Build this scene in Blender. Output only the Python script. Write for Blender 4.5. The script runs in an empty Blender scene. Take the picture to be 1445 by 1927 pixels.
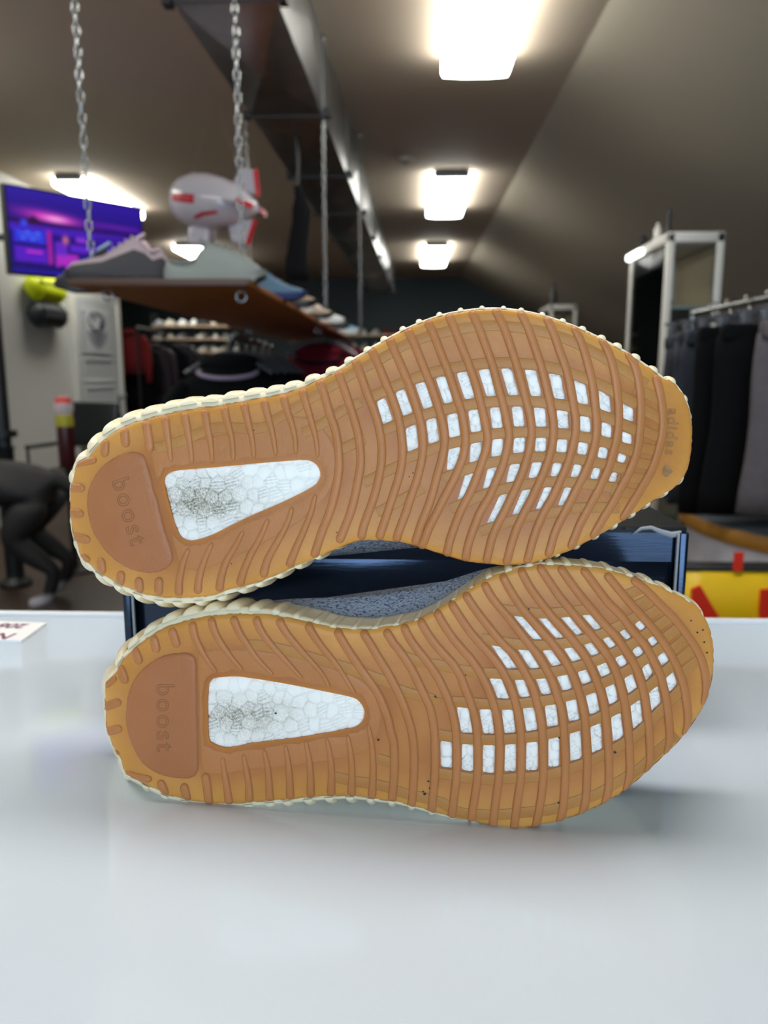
import bpy, bmesh, math, random
import numpy as np
from mathutils import Vector, Matrix, Euler, Quaternion
from mathutils.geometry import delaunay_2d_cdt

SC = bpy.context.scene
COL = SC.collection
PI = math.pi
rnd = random.Random(7)

# ------------------------------------------------------------------ camera
CAMZ = 1.214
FOC = 1450.0                     # focal length in pixels of the 1445 x 1927 frame
PITCH = math.radians(10.3); YAW = math.radians(1.9)
cd = bpy.data.cameras.new('camera'); cam = bpy.data.objects.new('camera', cd); COL.objects.link(cam)
cam.location = (0, 0, CAMZ); cam.rotation_euler = (PI/2 - PITCH, 0, YAW)
cd.sensor_fit = 'VERTICAL'; cd.sensor_height = 24.0; cd.lens = FOC/1927*24.0
cd.clip_start = 0.01; cd.clip_end = 60
cd.dof.use_dof = True; cd.dof.focus_distance = 0.365; cd.dof.aperture_fstop = 6.2
SC.camera = cam

# ------------------------------------------------------------------ world, big lights, exposure
w = bpy.data.worlds.new('world'); SC.world = w; w.use_nodes = True
w.node_tree.nodes['Background'].inputs[0].default_value = (0.75, 0.85, 1.0, 1)
w.node_tree.nodes['Background'].inputs[1].default_value = 0.05
def area(name, loc, rot, sx, sy, power, col):
    l = bpy.data.lights.new(name, 'AREA'); l.shape = 'RECTANGLE'; l.size = sx; l.size_y = sy
    l.energy = power; l.color = col
    o = bpy.data.objects.new(name, l); COL.objects.link(o); o.location = loc; o.rotation_euler = rot
    return o
# daylight through the shop front behind the photographer
area('shopfront_daylight', (0.2, -3.6, 1.6), (math.radians(95), 0, 0), 3.8, 2.2, 148, (0.55, 0.76, 1.0))
SC.view_settings.view_transform = 'Standard'; SC.view_settings.look = 'None'
SC.view_settings.gamma = 1.0; SC.view_settings.use_curve_mapping = False
SC.view_settings.exposure = 0.2
SC.cycles.use_denoising = True
SC.cycles.max_bounces = 8
LAMP = 13.0                       # emission of a ceiling diffuser

# ------------------------------------------------------------------ rays of the measured view
_c, _s = math.cos(PITCH), math.sin(PITCH); _cy, _sy = math.cos(YAW), math.sin(YAW)
def rays(p):
    p = np.asarray(p, float).reshape(-1, 2)
    a = (p[:, 0]-722.5)/FOC; b = -(p[:, 1]-963.5)/FOC
    y = _c + _s*b; z = -_s + _c*b
    return np.stack([_cy*a - _sy*y, _sy*a + _cy*y, z], 1)
CAMP = np.array([0, 0, CAMZ])
def at(x, y, Y):
    r = rays([(x, y)])[0]; return Vector(CAMP + r*(Y/r[1]))
def at_z(x, y, Z):
    r = rays([(x, y)])[0]; return Vector(CAMP + r*((Z-CAMZ)/r[2]))

# ------------------------------------------------------------------ helpers
def link(o):
    COL.objects.link(o); return o
def tag(o, label=None, cat=None, group=None, kind=None):
    if label: o['label'] = label
    if cat: o['category'] = cat
    if group: o['group'] = group
    if kind: o['kind'] = kind
    return o
def empty(name, loc, label, cat, group=None, rot=(0, 0, 0)):
    o = bpy.data.objects.new(name, None); o.empty_display_size = .05
    o.location = loc; o.rotation_euler = rot; link(o)
    return tag(o, label, cat, group)
def mesh_obj(name, me, parent=None, mat=None):
    o = bpy.data.objects.new(name, me); link(o)
    if mat is not None and not me.materials: me.materials.append(mat)
    if parent is not None: o.parent = parent
    return o
def from_data(name, verts, faces, mat=None, parent=None, smooth=False):
    me = bpy.data.meshes.new(name); me.from_pydata([tuple(map(float, v)) for v in verts], [], [tuple(map(int, f)) for f in faces])
    me.update()
    if smooth: me.polygons.foreach_set('use_smooth', [True]*len(me.polygons))
    return mesh_obj(name, me, parent, mat)
def obj(name, bm, mat=None, parent=None, smooth=False, angle=None):
    bmesh.ops.recalc_face_normals(bm, faces=bm.faces)
    me = bpy.data.meshes.new(name); bm.to_mesh(me); bm.free()
    if smooth: me.polygons.foreach_set('use_smooth', [True]*len(me.polygons))
    if angle:
        me.polygons.foreach_set('use_smooth', [True]*len(me.polygons)); me.set_sharp_from_angle(angle=math.radians(angle))
    return mesh_obj(name, me, parent, mat)
def dup_tree(o, parent=None):
    c = o.copy(); link(c); c.parent = parent
    for ch in list(o.children): dup_tree(ch, c)
    return c
def bx(bm, c, s, rot=None, bev=0.0, seg=2):
    r = bmesh.ops.create_cube(bm, size=1.0); vs = r['verts']
    bmesh.ops.scale(bm, vec=s, verts=vs)
    if bev > 0:
        es = list({e for v in vs for e in v.link_edges})
        rr = bmesh.ops.bevel(bm, geom=es, offset=bev, segments=seg, affect='EDGES', profile=.5)
        vs = list({v for f in rr['faces'] for v in f.verts} | {v for v in vs if v.is_valid})
    if rot is not None: bmesh.ops.rotate(bm, cent=(0, 0, 0), matrix=Euler(rot).to_matrix(), verts=vs)
    bmesh.ops.translate(bm, vec=c, verts=vs)
    return bm
def box_obj(name, c, s, mat, parent=None, bev=0.0, rot=None):
    bm = bmesh.new(); bx(bm, c, s, rot, bev); return obj(name, bm, mat, parent, angle=35 if bev else None)
def tube(bm, pts, r, n=8, closed=False, caps=True):
    pts = [Vector(p) for p in pts]; N = len(pts)
    rr = r if hasattr(r, '__len__') else [r]*N
    rings = []; prev = None
    for i, p in enumerate(pts):
        if closed: t = (pts[(i+1) % N]-pts[i-1])
        else: t = pts[min(i+1, N-1)]-pts[max(i-1, 0)]
        t.normalize()
        if prev is None:
            a = Vector((0, 0, 1)) if abs(t.z) < .9 else Vector((1, 0, 0))
            u = t.cross(a).normalized()
        else:
            u = (prev - t*prev.dot(t)).normalized()
        prev = u; v = t.cross(u)
        rings.append([bm.verts.new(p + (u*math.cos(2*PI*k/n)+v*math.sin(2*PI*k/n))*rr[i]) for k in range(n)])
    for i in range(N if closed else N-1):
        a, b = rings[i], rings[(i+1) % N]
        for k in range(n): bm.faces.new((a[k], a[(k+1) % n], b[(k+1) % n], b[k]))
    if caps and not closed:
        bm.faces.new(rings[0][::-1]); bm.faces.new(rings[-1])
    return bm
def tube_obj(name, pts, r, mat, parent=None, n=8, closed=False):
    bm = bmesh.new(); tube(bm, pts, r, n, closed); return obj(name, bm, mat, parent, angle=50)
def lathe(bm, prof, c=(0, 0, 0), n=20):
    rings = []
    for r, z in prof:
        if r < 1e-6: rings.append([bm.verts.new((c[0], c[1], c[2]+z))])
        else: rings.append([bm.verts.new((c[0]+r*math.cos(2*PI*k/n), c[1]+r*math.sin(2*PI*k/n), c[2]+z)) for k in range(n)])
    for a, b in zip(rings, rings[1:]):
        for k in range(n):
            q = [a[k % len(a)], a[(k+1) % len(a)], b[(k+1) % len(b)], b[k % len(b)]]
            q = [v for i, v in enumerate(q) if v not in q[:i]]
            if len(q) > 2: bm.faces.new(q)
    return bm
def prism(bm, poly, z0, z1):
    a = [bm.verts.new((x, y, z0)) for x, y in poly]; b = [bm.verts.new((x, y, z1)) for x, y in poly]
    bm.faces.new(a[::-1]); bm.faces.new(b); n = len(poly)
    for i in range(n): bm.faces.new((a[i], a[(i+1) % n], b[(i+1) % n], b[i]))
    return bm
def loft(bm, rings, cap=True, close=True):
    R = [[bm.verts.new(p) for p in r] for r in rings]
    for a, b in zip(R, R[1:]):
        n = len(a)
        for k in range(n if close else n-1): bm.faces.new((a[k], a[(k+1) % n], b[(k+1) % n], b[k]))
    if cap: bm.faces.new(R[0][::-1]); bm.faces.new(R[-1])
    return bm

# ------------------------------------------------------------------ materials
def lin(c):
    return tuple(((v/255.0)/12.92 if v/255.0 <= .04045 else ((v/255.0+.055)/1.055)**2.4) for v in c)
def mat(name, rgb, rough=.5, metal=0.0, noise=0.0, nscale=20.0, bump=0.0, bscale=80.0, spec=.5, coat=0.0, sss=0.0,
        sss_r=(.01, .005, .002), emit=None, estr=0.0, rgb2=None, stretch=(1, 1, 1), alpha=1.0):
    """rgb given in 0-255 display values"""
    m = bpy.data.materials.new(name); m.use_nodes = True; nt = m.node_tree; b = nt.nodes['Principled BSDF']
    c = lin(rgb)
    b.inputs['Base Color'].default_value = (*c, 1); b.inputs['Roughness'].default_value = rough
    b.inputs['Metallic'].default_value = metal; b.inputs['Specular IOR Level'].default_value = spec
    b.inputs['Coat Weight'].default_value = coat
    if sss:
        b.inputs['Subsurface Weight'].default_value = sss; b.inputs['Subsurface Radius'].default_value = sss_r
        b.inputs['Subsurface Scale'].default_value = 1.0
    if emit is not None:
        b.inputs['Emission Color'].default_value = (*lin(emit), 1); b.inputs['Emission Strength'].default_value = estr
    if alpha < 1: b.inputs['Alpha'].default_value = alpha
    if noise or bump:
        tc = nt.nodes.new('ShaderNodeTexCoord'); mp = nt.nodes.new('ShaderNodeMapping'); mp.inputs['Scale'].default_value = stretch
        nt.links.new(tc.outputs['Object'], mp.inputs[0])
    if noise:
        n = nt.nodes.new('ShaderNodeTexNoise'); n.inputs['Scale'].default_value = nscale; n.inputs['Detail'].default_value = 4
        nt.links.new(mp.outputs[0], n.inputs['Vector'])
        r = nt.nodes.new('ShaderNodeValToRGB'); c2 = lin(rgb2) if rgb2 else tuple(v*.6 for v in c)
        r.color_ramp.elements[0].position = .35; r.color_ramp.elements[1].position = .65
        r.color_ramp.elements[0].color = (*[a*(1-noise)+d*noise for a, d in zip(c, c2)], 1); r.color_ramp.elements[1].color = (*c, 1)
        nt.links.new(n.outputs['Fac'], r.inputs[0]); nt.links.new(r.outputs[0], b.inputs['Base Color'])
    if bump:
        n2 = nt.nodes.new('ShaderNodeTexNoise'); n2.inputs['Scale'].default_value = bscale; n2.inputs['Detail'].default_value = 3
        nt.links.new(mp.outputs[0], n2.inputs['Vector'])
        bp = nt.nodes.new('ShaderNodeBump'); bp.inputs['Strength'].default_value = bump; bp.inputs['Distance'].default_value = .002
        nt.links.new(n2.outputs['Fac'], bp.inputs['Height']); nt.links.new(bp.outputs[0], b.inputs['Normal'])
    return m
def attr_mat(name, rough=.6, emit=0.0, sss=0.0, spec=.4):
    m = bpy.data.materials.new(name); m.use_nodes = True; nt = m.node_tree; b = nt.nodes['Principled BSDF']
    a = nt.nodes.new('ShaderNodeAttribute'); a.attribute_name = 'tint'
    b.inputs['Roughness'].default_value = rough; b.inputs['Specular IOR Level'].default_value = spec
    if emit:
        b.inputs['Base Color'].default_value = (.01, .01, .01, 1)
        nt.links.new(a.outputs['Color'], b.inputs['Emission Color']); b.inputs['Emission Strength'].default_value = emit
    else: nt.links.new(a.outputs['Color'], b.inputs['Base Color'])
    if sss:
        b.inputs['Subsurface Weight'].default_value = sss; b.inputs['Subsurface Radius'].default_value = (.002, .002, .002); b.inputs['Subsurface Scale'].default_value = 1
    return m
def set_tint(me, cols):
    a = me.color_attributes.new('tint', 'FLOAT_COLOR', 'POINT')
    cols = np.asarray(cols, np.float32)
    if cols.shape[1] == 3: cols = np.concatenate([cols, np.ones((len(cols), 1), np.float32)], 1)
    a.data.foreach_set('color', cols.ravel())

M = {}
def tinted(m):
    nt = m.node_tree; b = nt.nodes['Principled BSDF']; a = nt.nodes.new('ShaderNodeAttribute'); a.attribute_name = 'tint'
    src = b.inputs['Base Color'].links[0].from_socket; x = nt.nodes.new('ShaderNodeMix'); x.data_type = 'RGBA'; x.blend_type = 'MULTIPLY'; x.inputs['Factor'].default_value = 1
    nt.links.new(src, x.inputs['A']); nt.links.new(a.outputs['Color'], x.inputs['B']); nt.links.new(x.outputs['Result'], b.inputs['Base Color']); return m
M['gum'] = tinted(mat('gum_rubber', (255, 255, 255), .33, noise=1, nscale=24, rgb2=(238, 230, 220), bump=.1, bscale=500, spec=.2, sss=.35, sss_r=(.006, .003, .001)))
M['gum_dark'] = mat('gum_rubber_thick', (190, 124, 74), .34, noise=.5, nscale=30, rgb2=(174, 112, 58), bump=.1, bscale=600, spec=.2, sss=.25, sss_r=(.004, .002, .001))
M['gum_mid'] = mat('gum_rubber_bar', (186, 128, 68), .36, noise=.5, nscale=30, rgb2=(172, 108, 54), bump=.1, bscale=600, spec=.2, sss=.25, sss_r=(.004, .002, .001))
M['gum_pad'] = mat('gum_rubber_pad', (176, 112, 70), .36, noise=.4, nscale=40, rgb2=(166, 100, 60), bump=.1, bscale=500, spec=.2, sss=.2, sss_r=(.004, .002, .001))
M['gum_letter'] = mat('gum_rubber_letter', (148, 90, 46), .45, spec=.4)
M['gum_logo'] = mat('gum_rubber_logo_worn', (168, 122, 74), .5, noise=.7, nscale=300, rgb2=(140, 98, 60))
M['cream'] = mat('cream_midsole', (246, 226, 188), .36, noise=.25, nscale=30, rgb2=(238, 214, 170), spec=.4, sss=.3, sss_r=(.005, .004, .003))
M['foam'] = attr_mat('white_bead_foam', .55, sss=.2)
M['speck'] = mat('dirt_speck', (46, 34, 26), .8)

# ================================================================== the two sneakers
TILES = {'1': (120, 680, 4.8167), '2': (120, 880, 4.8167), '3': (400, 620, 4.8167), '4': (400, 820, 4.8167), '5': (680, 560, 4.8167),
         '6': (680, 780, 4.8167), '7': (960, 560, 4.8167), '8': (960, 780, 4.8167),
         'A': (180, 1110, 4.8167), 'B': (180, 1290, 4.8167), 'C': (460, 1110, 4.8167), 'D': (460, 1290, 4.8167),
         'E': (740, 1040, 4.8167), 'F': (740, 1290, 4.8167), 'G': (1020, 1040, 4.25), 'H': (1020, 1260, 4.25), 'P': (0, 0, 1.0)}
def T(s):
    """'5:12,34 56,78 6:...' measured points -> frame coordinates"""
    out = []; cur = 'P'
    for tok in s.split():
        if ':' in tok: cur, tok = tok.split(':')
        x, y = tok.split(','); ox, oy, k = TILES[cur]; out.append((ox+float(x)/k, oy+float(y)/k))
    return np.array(out)
def catmull(p, per=8, closed=False):
    p = np.asarray(p, float); n = len(p)
    if closed: idx = lambda i: p[i % n]
    else: idx = lambda i: p[0]*2-p[1] if i < 0 else (p[-1]*2-p[-2] if i >= n else p[i])
    out = []
    for i in range(n if closed else n-1):
        a, b, c, d = idx(i-1), idx(i), idx(i+1), idx(i+2)
        for k in range(per):
            t = k/per
            out.append(.5*((2*b)+(c-a)*t+(2*a-5*b+4*c-d)*t*t+(3*b-a-3*c+d)*t**3))
    if not closed: out.append(p[-1])
    return np.array(out)
def resample(p, n, closed=False):
    q = np.vstack([p, p[:1]]) if closed else p
    s = np.concatenate([[0], np.cumsum(np.linalg.norm(np.diff(q, axis=0), axis=1))])
    t = np.linspace(0, s[-1], n+1)[:-1] if closed else np.linspace(0, s[-1], n)
    return np.stack([np.interp(t, s, q[:, 0]), np.interp(t, s, q[:, 1])], 1)
def inside(p, poly):
    x, y = p[:, 0], p[:, 1]; r = np.zeros(len(p), bool); q = np.roll(poly, 1, 0)
    for (x1, y1), (x2, y2) in zip(poly, q):
        c = ((y1 > y) != (y2 > y)); r ^= c & (x < (x2-x1)*(y-y1)/((y2-y1)+1e-12)+x1)
    return r
def sdist(p, dense, poly):
    p = np.asarray(p, float); d = np.empty(len(p))
    for i in range(0, len(p), 4000):
        q = p[i:i+4000]; d[i:i+4000] = np.sqrt(((q[:, None]-dense[None])**2).sum(2).min(1))
    return np.where(inside(p, poly), d, -d)
def outward(poly):
    t = np.roll(poly, -1, 0)-np.roll(poly, 1, 0); t /= np.linalg.norm(t, axis=1)[:, None]
    n = np.stack([t[:, 1], -t[:, 0]], 1)
    area2 = (poly[:, 0]*np.roll(poly[:, 1], -1)-np.roll(poly[:, 0], -1)*poly[:, 1]).sum()
    return n if area2 > 0 else -n
def round_poly(q, r=4.0):
    q = np.asarray(q, float); out = []
    for i in range(len(q)):
        a, b, c = q[i-1], q[i], q[(i+1) % len(q)]
        u = a-b; v = c-b; lu, lv = np.linalg.norm(u), np.linalg.norm(v); k = min(r, lu*.3, lv*.3)
        p0 = b+u/lu*k; p2 = b+v/lv*k
        out += [p0, b*.5+(p0+p2)*.25, p2]
    return np.array(out)
def fill(outline, holes, step, edge_rings=()):
    """triangulate an outline with holes; points keep 2D frame coordinates"""
    pts = [tuple(p) for p in outline]; edges = [(i, (i+1) % len(pts)) for i in range(len(pts))]
    for h in holes:
        b = len(pts); pts += [tuple(p) for p in h]; edges += [(b+i, b+(i+1) % len(h)) for i in range(len(h))]
    bnd = np.array(pts); dense = resample(np.asarray(outline), 500, True)
    x0, y0 = bnd.min(0); x1, y1 = bnd.max(0)
    gx, gy = np.meshgrid(np.arange(x0, x1, step), np.arange(y0, y1, step*.9)); gx[1::2] += step*.5
    g = np.stack([gx.ravel(), gy.ravel()], 1); g = g[inside(g, np.asarray(outline))]
    lim = max(edge_rings)+2.5 if edge_rings else step*.5
    g = g[sdist(g, dense, np.asarray(outline)) > lim]
    nn = outward(np.asarray(outline))
    for k in edge_rings:
        e = np.asarray(outline)-nn*k; e = e[sdist(e, dense, np.asarray(outline)) > k*.9]; g = np.vstack([g, e])
    if holes:
        hb = np.vstack([resample(h, max(12, len(h)*2), True) for h in holes])
        keep = np.ones(len(g), bool)
        for i in range(0, len(g), 3000):
            keep[i:i+3000] = ((g[i:i+3000, None]-hb[None])**2).sum(2).min(1) > 9
        for h in holes: keep &= ~inside(g, h)
        g = g[keep]
    pts += [tuple(p) for p in g]
    v, e, f, *_ = delaunay_2d_cdt([Vector(p) for p in pts], edges, [], 0, 1e-4)
    v = np.array([tuple(q) for q in v]); f = np.array([q for q in f if len(q) == 3])
    c = v[f].mean(1); ok = inside(c, np.asarray(outline))
    for h in holes: ok &= ~inside(c, h)
    return v, f[ok]

_P1 = np.array(at_z(990, 1561, 1.0)); _P2 = np.array(at_z(430, 1518, 1.0))
_t = (_P1-_P2)/np.linalg.norm(_P1-_P2); LEAN = math.radians(6.5)
_w = math.cos(LEAN)*np.array([0, 0, 1.0])+math.sin(LEAN)*np.cross([0, 0, 1.0], _t)
_n = np.cross(_t, _w)
if _n @ (CAMP-_P1) < 0: _n = -_n            # towards the viewer

class Sole:
    def __init__(s, heel_px, root):
        s.root = np.array(root); s.u0 = 0
        s.u0 = (s.hit(np.array([heel_px]), 0*np.zeros(1))-_P1)[0] @ _t
    def hit(s, p, wd):
        r = rays(p); d = ((_P1-CAMP) @ _n - wd)/(r @ _n); return CAMP+r*d[:, None]
    def curve(s, u):
        a = np.clip((u-.205)/.095, 0, None); b = np.clip((.03-u)/.03, 0, None)
        return .017*a**2+.004*b**2
    def __call__(s, p, h):
        p = np.asarray(p, float); wd = np.zeros(len(p))
        for _ in range(4):
            q = s.hit(p, wd); u = (q-_P1) @ _t-s.u0; wd = s.curve(u)
        return q+_n*np.asarray(h)[..., None]*np.ones((len(p), 1))-s.root
    def u(s, p):
        return (s.hit(np.asarray(p, float), np.zeros(len(p)))-_P1) @ _t-s.u0

def face_out(v, f, root=None):
    nrm = np.cross(v[f[:, 1]]-v[f[:, 0]], v[f[:, 2]]-v[f[:, 0]]); flip = (nrm @ _n) < 0
    f = f.copy(); f[flip] = f[flip][:, ::-1]; return f

def make_sneaker(label, bulge, root, heel_px, outline, windows, heel_win, heel_frame, pad, ribs, bars, flare, letters, dirt, seed, logo=None, specks=()):
    rg = np.random.default_rng(seed)
    S = Sole(heel_px, root)
    sh = empty('sneaker', tuple(root), label, 'sneaker', 'pair of gum soled sneakers on the counter')
    OUT = resample(catmull(outline, 8, True), 420, True); dense = resample(OUT, 900, True); NO = outward(OUT)
    RR = 13.0
    def hb(p):
        d = sdist(p, dense, OUT); k = np.clip(d/RR, 0, 1)
        return -.0026*(1-np.sqrt(1-(1-k)**2))+np.minimum(d, 0)*.0004
    HW = resample(catmull(heel_win, 6, True), 90, True)
    WIN = [round_poly(q) for q in windows]
    # --- gum outsole with its real openings
    v, f = fill(OUT, WIN+[HW], 7.5, (2.5, 6, 10))
    vv = S(v, hb(v)); faces = [list(q) for q in face_out(vv, f)]
    verts = [vv]; base = len(vv)
    for h in WIN+[HW]:
        a = S(h, hb(h)); b = S(h, np.full(len(h), -.0030)); n = len(h); verts += [a, b]
        faces += [[base+i, base+(i+1) % n, base+n+(i+1) % n, base+n+i] for i in range(n)]; base += 2*n
    n = len(OUT)
    a = S(OUT, hb(OUT)); b = S(OUT-NO*.3, np.full(n, -.0032)); c = S(OUT-NO*4, np.full(n, -.0034)); verts += [a, b, c]
    for k in range(2): faces += [[base+k*n+i, base+k*n+(i+1) % n, base+(k+1)*n+(i+1) % n, base+(k+1)*n+i] for i in range(n)]
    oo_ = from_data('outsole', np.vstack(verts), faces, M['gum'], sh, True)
    PX = np.vstack([v]+[q for h in WIN+[HW] for q in (h, h)]+[OUT, OUT, OUT])
    dE = sdist(PX, dense, OUT); hwd = resample(HW, 300, True); dW = np.sqrt(((PX[:, None]-hwd[None])**2).sum(2).min(1))
    wc = np.array([q.mean(0) for q in windows]); dF = np.sqrt(((PX[:, None]-wc[None])**2).sum(2).min(1))
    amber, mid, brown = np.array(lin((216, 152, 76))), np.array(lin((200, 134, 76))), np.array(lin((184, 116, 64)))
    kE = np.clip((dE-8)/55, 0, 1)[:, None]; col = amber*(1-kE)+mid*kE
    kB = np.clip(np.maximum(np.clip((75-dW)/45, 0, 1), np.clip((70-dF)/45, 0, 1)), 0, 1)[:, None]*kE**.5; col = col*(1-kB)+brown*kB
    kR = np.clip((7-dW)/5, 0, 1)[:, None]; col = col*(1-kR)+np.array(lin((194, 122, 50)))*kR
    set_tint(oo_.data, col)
    # --- white bead foam behind the openings
    def foam(name, poly, step, pitch, heel):
        x0, y0 = poly.min(0)-4; x1, y1 = poly.max(0)+4
        nx = int((x1-x0)/step)+1; ny = int((y1-y0)/step)+1
        gx, gy = np.meshgrid(np.linspace(x0, x1, nx), np.linspace(y0, y1, ny)); g = np.stack([gx.ravel(), gy.ravel()], 1)
        sx, sy = np.meshgrid(np.arange(x0-pitch, x1+pitch*1.5, pitch), np.arange(y0-pitch, y1+pitch*1.5, pitch)); sx[1::2] += pitch*.5
        sd = np.stack([sx.ravel(), sy.ravel()], 1); sd = sd+rg.uniform(-.33, .33, sd.shape)*pitch
        D = np.sqrt(((g[:, None]-sd[None])**2).sum(2)); o = np.argsort(D, 1); i0 = o[:, 0]
        d1 = np.take_along_axis(D, o[:, :1], 1)[:, 0]; d2 = np.take_along_axis(D, o[:, 1:2], 1)[:, 0]
        h = -.0022+.0011*np.sqrt(np.clip(1-(d1/(pitch*.66))**2, 0, 1))
        edge = np.exp(-((d2-d1)/1.7)**2)
        st = rg.random(len(sd)) < (.3 if heel else .35); ang = rg.normal(.25 if heel else .5, .2, len(sd))
        loc = (g-sd[i0]); q = loc[:, 0]*-np.sin(-ang[i0])+loc[:, 1]*np.cos(ang[i0])
        stripe = np.where(st[i0] & (np.abs(q) < pitch*.45) & (d1 < pitch*.55), (np.cos(q*2*PI/6.2) > .45), 0).astype(float)
        h = h-stripe*.0003-edge*.0003
        col = np.tile(np.array(lin((254, 246, 234))), (len(g), 1))
        if heel:
            cxy, rad, amt = dirt
            dd = np.exp(-(((g-np.array(cxy))/np.array(rad))**2).sum(1))*amt
            dd = np.clip(dd*(.65+.6*rg.random(len(sd))[i0])*(.2+1.5*rg.random(len(g))), 0, 1)
            dc = np.array(lin((158, 146, 120))); col = col*(1-dd[:, None])+dc*dd[:, None]
            eg = edge*(.35+.9*rg.random(len(sd))[i0]); k = np.clip(eg*(.12+.9*dd)+stripe*(.14+.8*dd), 0, .85)
        else: k = edge*(.08+.4*rg.random(len(sd))[i0])+stripe*.22
        col = col*(1-k[:, None])+np.array(lin((96, 88, 70)))*k[:, None]
        ii = np.arange(nx*ny).reshape(ny, nx)
        ff = np.stack([ii[:-1, :-1].ravel(), ii[:-1, 1:].ravel(), ii[1:, 1:].ravel(), ii[1:, :-1].ravel()], 1)
        return S(g, h), ff, col
    fv, ff, fc = foam('w', HW, 1.5, 24, True)
    o = from_data('foam_heel_window', fv, ff, M['foam'], sh, True); set_tint(o.data, fc); o['label'] = 'white bead foam window, smudged grey'
    for q in WIN:
        fv, ff, fc = foam('w', q, 2.4, 21, False)
        o = from_data('foam_window', fv, ff, M['foam'], sh, True); set_tint(o.data, fc)
    # --- raised plates: surround of the heel window, heel pad
    def plate(name, poly, holes, hh, m, rim):
        P = resample(catmull(poly, 6, True), 130, True); dn = resample(P, 600, True)
        v, f = fill(P, holes, 9, (1.5, 4)); d = sdist(v, dn, P)
        if holes:
            hd = np.vstack([resample(h, 300, True) for h in holes]); d = np.minimum(d, np.sqrt(((v[:, None]-hd[None])**2).sum(2).min(1)))
        k = np.clip(d/rim, 0, 1); vv = S(v, hb(v)-.0003+(hh+.0003)*np.sqrt(1-(1-k)**2))
        return from_data(name, vv, face_out(vv, f), m, sh, True)
    plate('window_surround', heel_frame, [HW+outward(HW)*9], .0002, M['gum_dark'], 5)
    padh = .0010
    plate('heel_pad', pad, [], padh, M['gum_pad'], 7)
    # --- tread ribs
    prof = np.array([(-1, -.3), (-.93, .45), (-.6, .9), (0, 1), (.6, .9), (.93, .45), (1, -.3)])
    BARP = np.array([(-1, -.6), (-.97, .7), (-.85, 1), (0, 1), (.85, 1), (.97, .7), (1, -.6)])
    def strip(name, pts, hw, hgt, m, w0=1., w1=1., prof=prof, flat=False):
        p = catmull(pts, 6) if len(pts) > 2 else np.asarray(pts, float)
        L = np.linalg.norm(np.diff(p, axis=0), axis=1).sum(); nn = max(4, int(L/9))
        s = np.unique(np.concatenate([[0, .12*hw, .45*hw, hw], np.linspace(hw*1.2, L-hw*1.2, nn), [L-hw, L-.45*hw, L-.12*hw, L]]))
        acc = np.concatenate([[0], np.cumsum(np.linalg.norm(np.diff(p, axis=0), axis=1))])
        c = np.stack([np.interp(s, acc, p[:, 0]), np.interp(s, acc, p[:, 1])], 1)
        t = np.gradient(c, axis=0); t /= np.linalg.norm(t, axis=1)[:, None]; nr = np.stack([-t[:, 1], t[:, 0]], 1)
        e = np.minimum(s, L-s); cap = np.sqrt(np.clip(1-(1-np.clip(e/hw, 0, 1))**2, .02, 1))
        if flat: cap = np.ones(len(s))
        wf = cap*(w0+(w1-w0)*s/L); hf = cap*np.clip(.45+.55*(w0+(w1-w0)*s/L), 0, 1)
        P = c[:, None]+nr[:, None]*(prof[None, :, 0:1]*hw*wf[:, None, None])
        H = prof[None, :, 1]*hgt*hf[:, None]
        P2 = P.reshape(-1, 2); vv = S(P2, hb(P2)+H.ravel()); K = len(prof)
        ii = np.arange(len(s)*K).reshape(len(s), K)
        fq = np.stack([ii[:-1, :-1].ravel(), ii[1:, :-1].ravel(), ii[1:, 1:].ravel(), ii[:-1, 1:].ravel()], 1)
        nm = np.cross(vv[fq[:, 1]]-vv[fq[:, 0]], vv[fq[:, 3]]-vv[fq[:, 0]]) @ _n
        if nm.sum() < 0: fq = fq[:, ::-1]
        return from_data(name, vv, fq, m, sh, True)
    for r in ribs:
        kw = {}
        if isinstance(r, tuple): r, kw = r
        strip('tread_rib', T(r) if isinstance(r, str) else r, kw.get('hw', 8.3), .0013, M['gum_dark'], kw.get('w0', 1), kw.get('w1', 1))
    for b in bars: strip('cross_bar', b, 10, .00032, M['gum_mid'], prof=BARP, flat=True)
    # --- cream midsole side wall, upper, side ribs
    anc = np.array([q[:2] for q in flare]); ai = ((anc[:, None]-OUT[None])**2).sum(2).argmin(1); o = np.argsort(ai); ai = ai[o]
    val = np.array([q[2:] for q in flare])[o]
    ip = lambda j: np.interp(np.arange(len(OUT)), ai, val[:, j], period=len(OUT))
    e, bw, bh = ip(0), ip(1), ip(2)
    VP = np.array([918., 854.]); pc = np.maximum(((OUT-VP)*NO).sum(1), 0)
    def shift(z): return pc*z/(.37+z)
    Z = [.0020, .008, .014, .022, .029, .034]; K = [1, 1., 1., .95, .7, .3]
    offs = [(e*k if True else 0)+shift(z)*min(1, z/.008)-(0 if z < .02 else (z-.02)*250) for z, k in zip(Z, K)]
    hull_pts = OUT[np.unique(convex(OUT))]; hull = convex_poly(OUT)
    H = resample(hull, 420, True); H = align(H, OUT)
    H = smooth(H, 14)
    rings = [S(OUT+NO*oo[:, None], np.full(n, -z)) for z, oo in zip(Z, offs)]
    top = OUT+NO*(offs[-1]-6)[:, None]; rings.append(S(top, np.full(n, -.033)))
    ms = [S(OUT-NO*7, np.full(n, -.0019))]+rings
    vv = np.vstack(ms); fq = [[k*n+i, k*n+(i+1) % n, (k+1)*n+(i+1) % n, (k+1)*n+i] for k in range(len(ms)-1) for i in range(n)]
    from_data('midsole', vv, fq, M['cream'], sh, True)
    arc = np.concatenate([[0], np.cumsum(np.linalg.norm(np.diff(np.vstack([OUT, OUT[:1]]), axis=0), axis=1))]); nb = int(arc[-1]/39)
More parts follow.
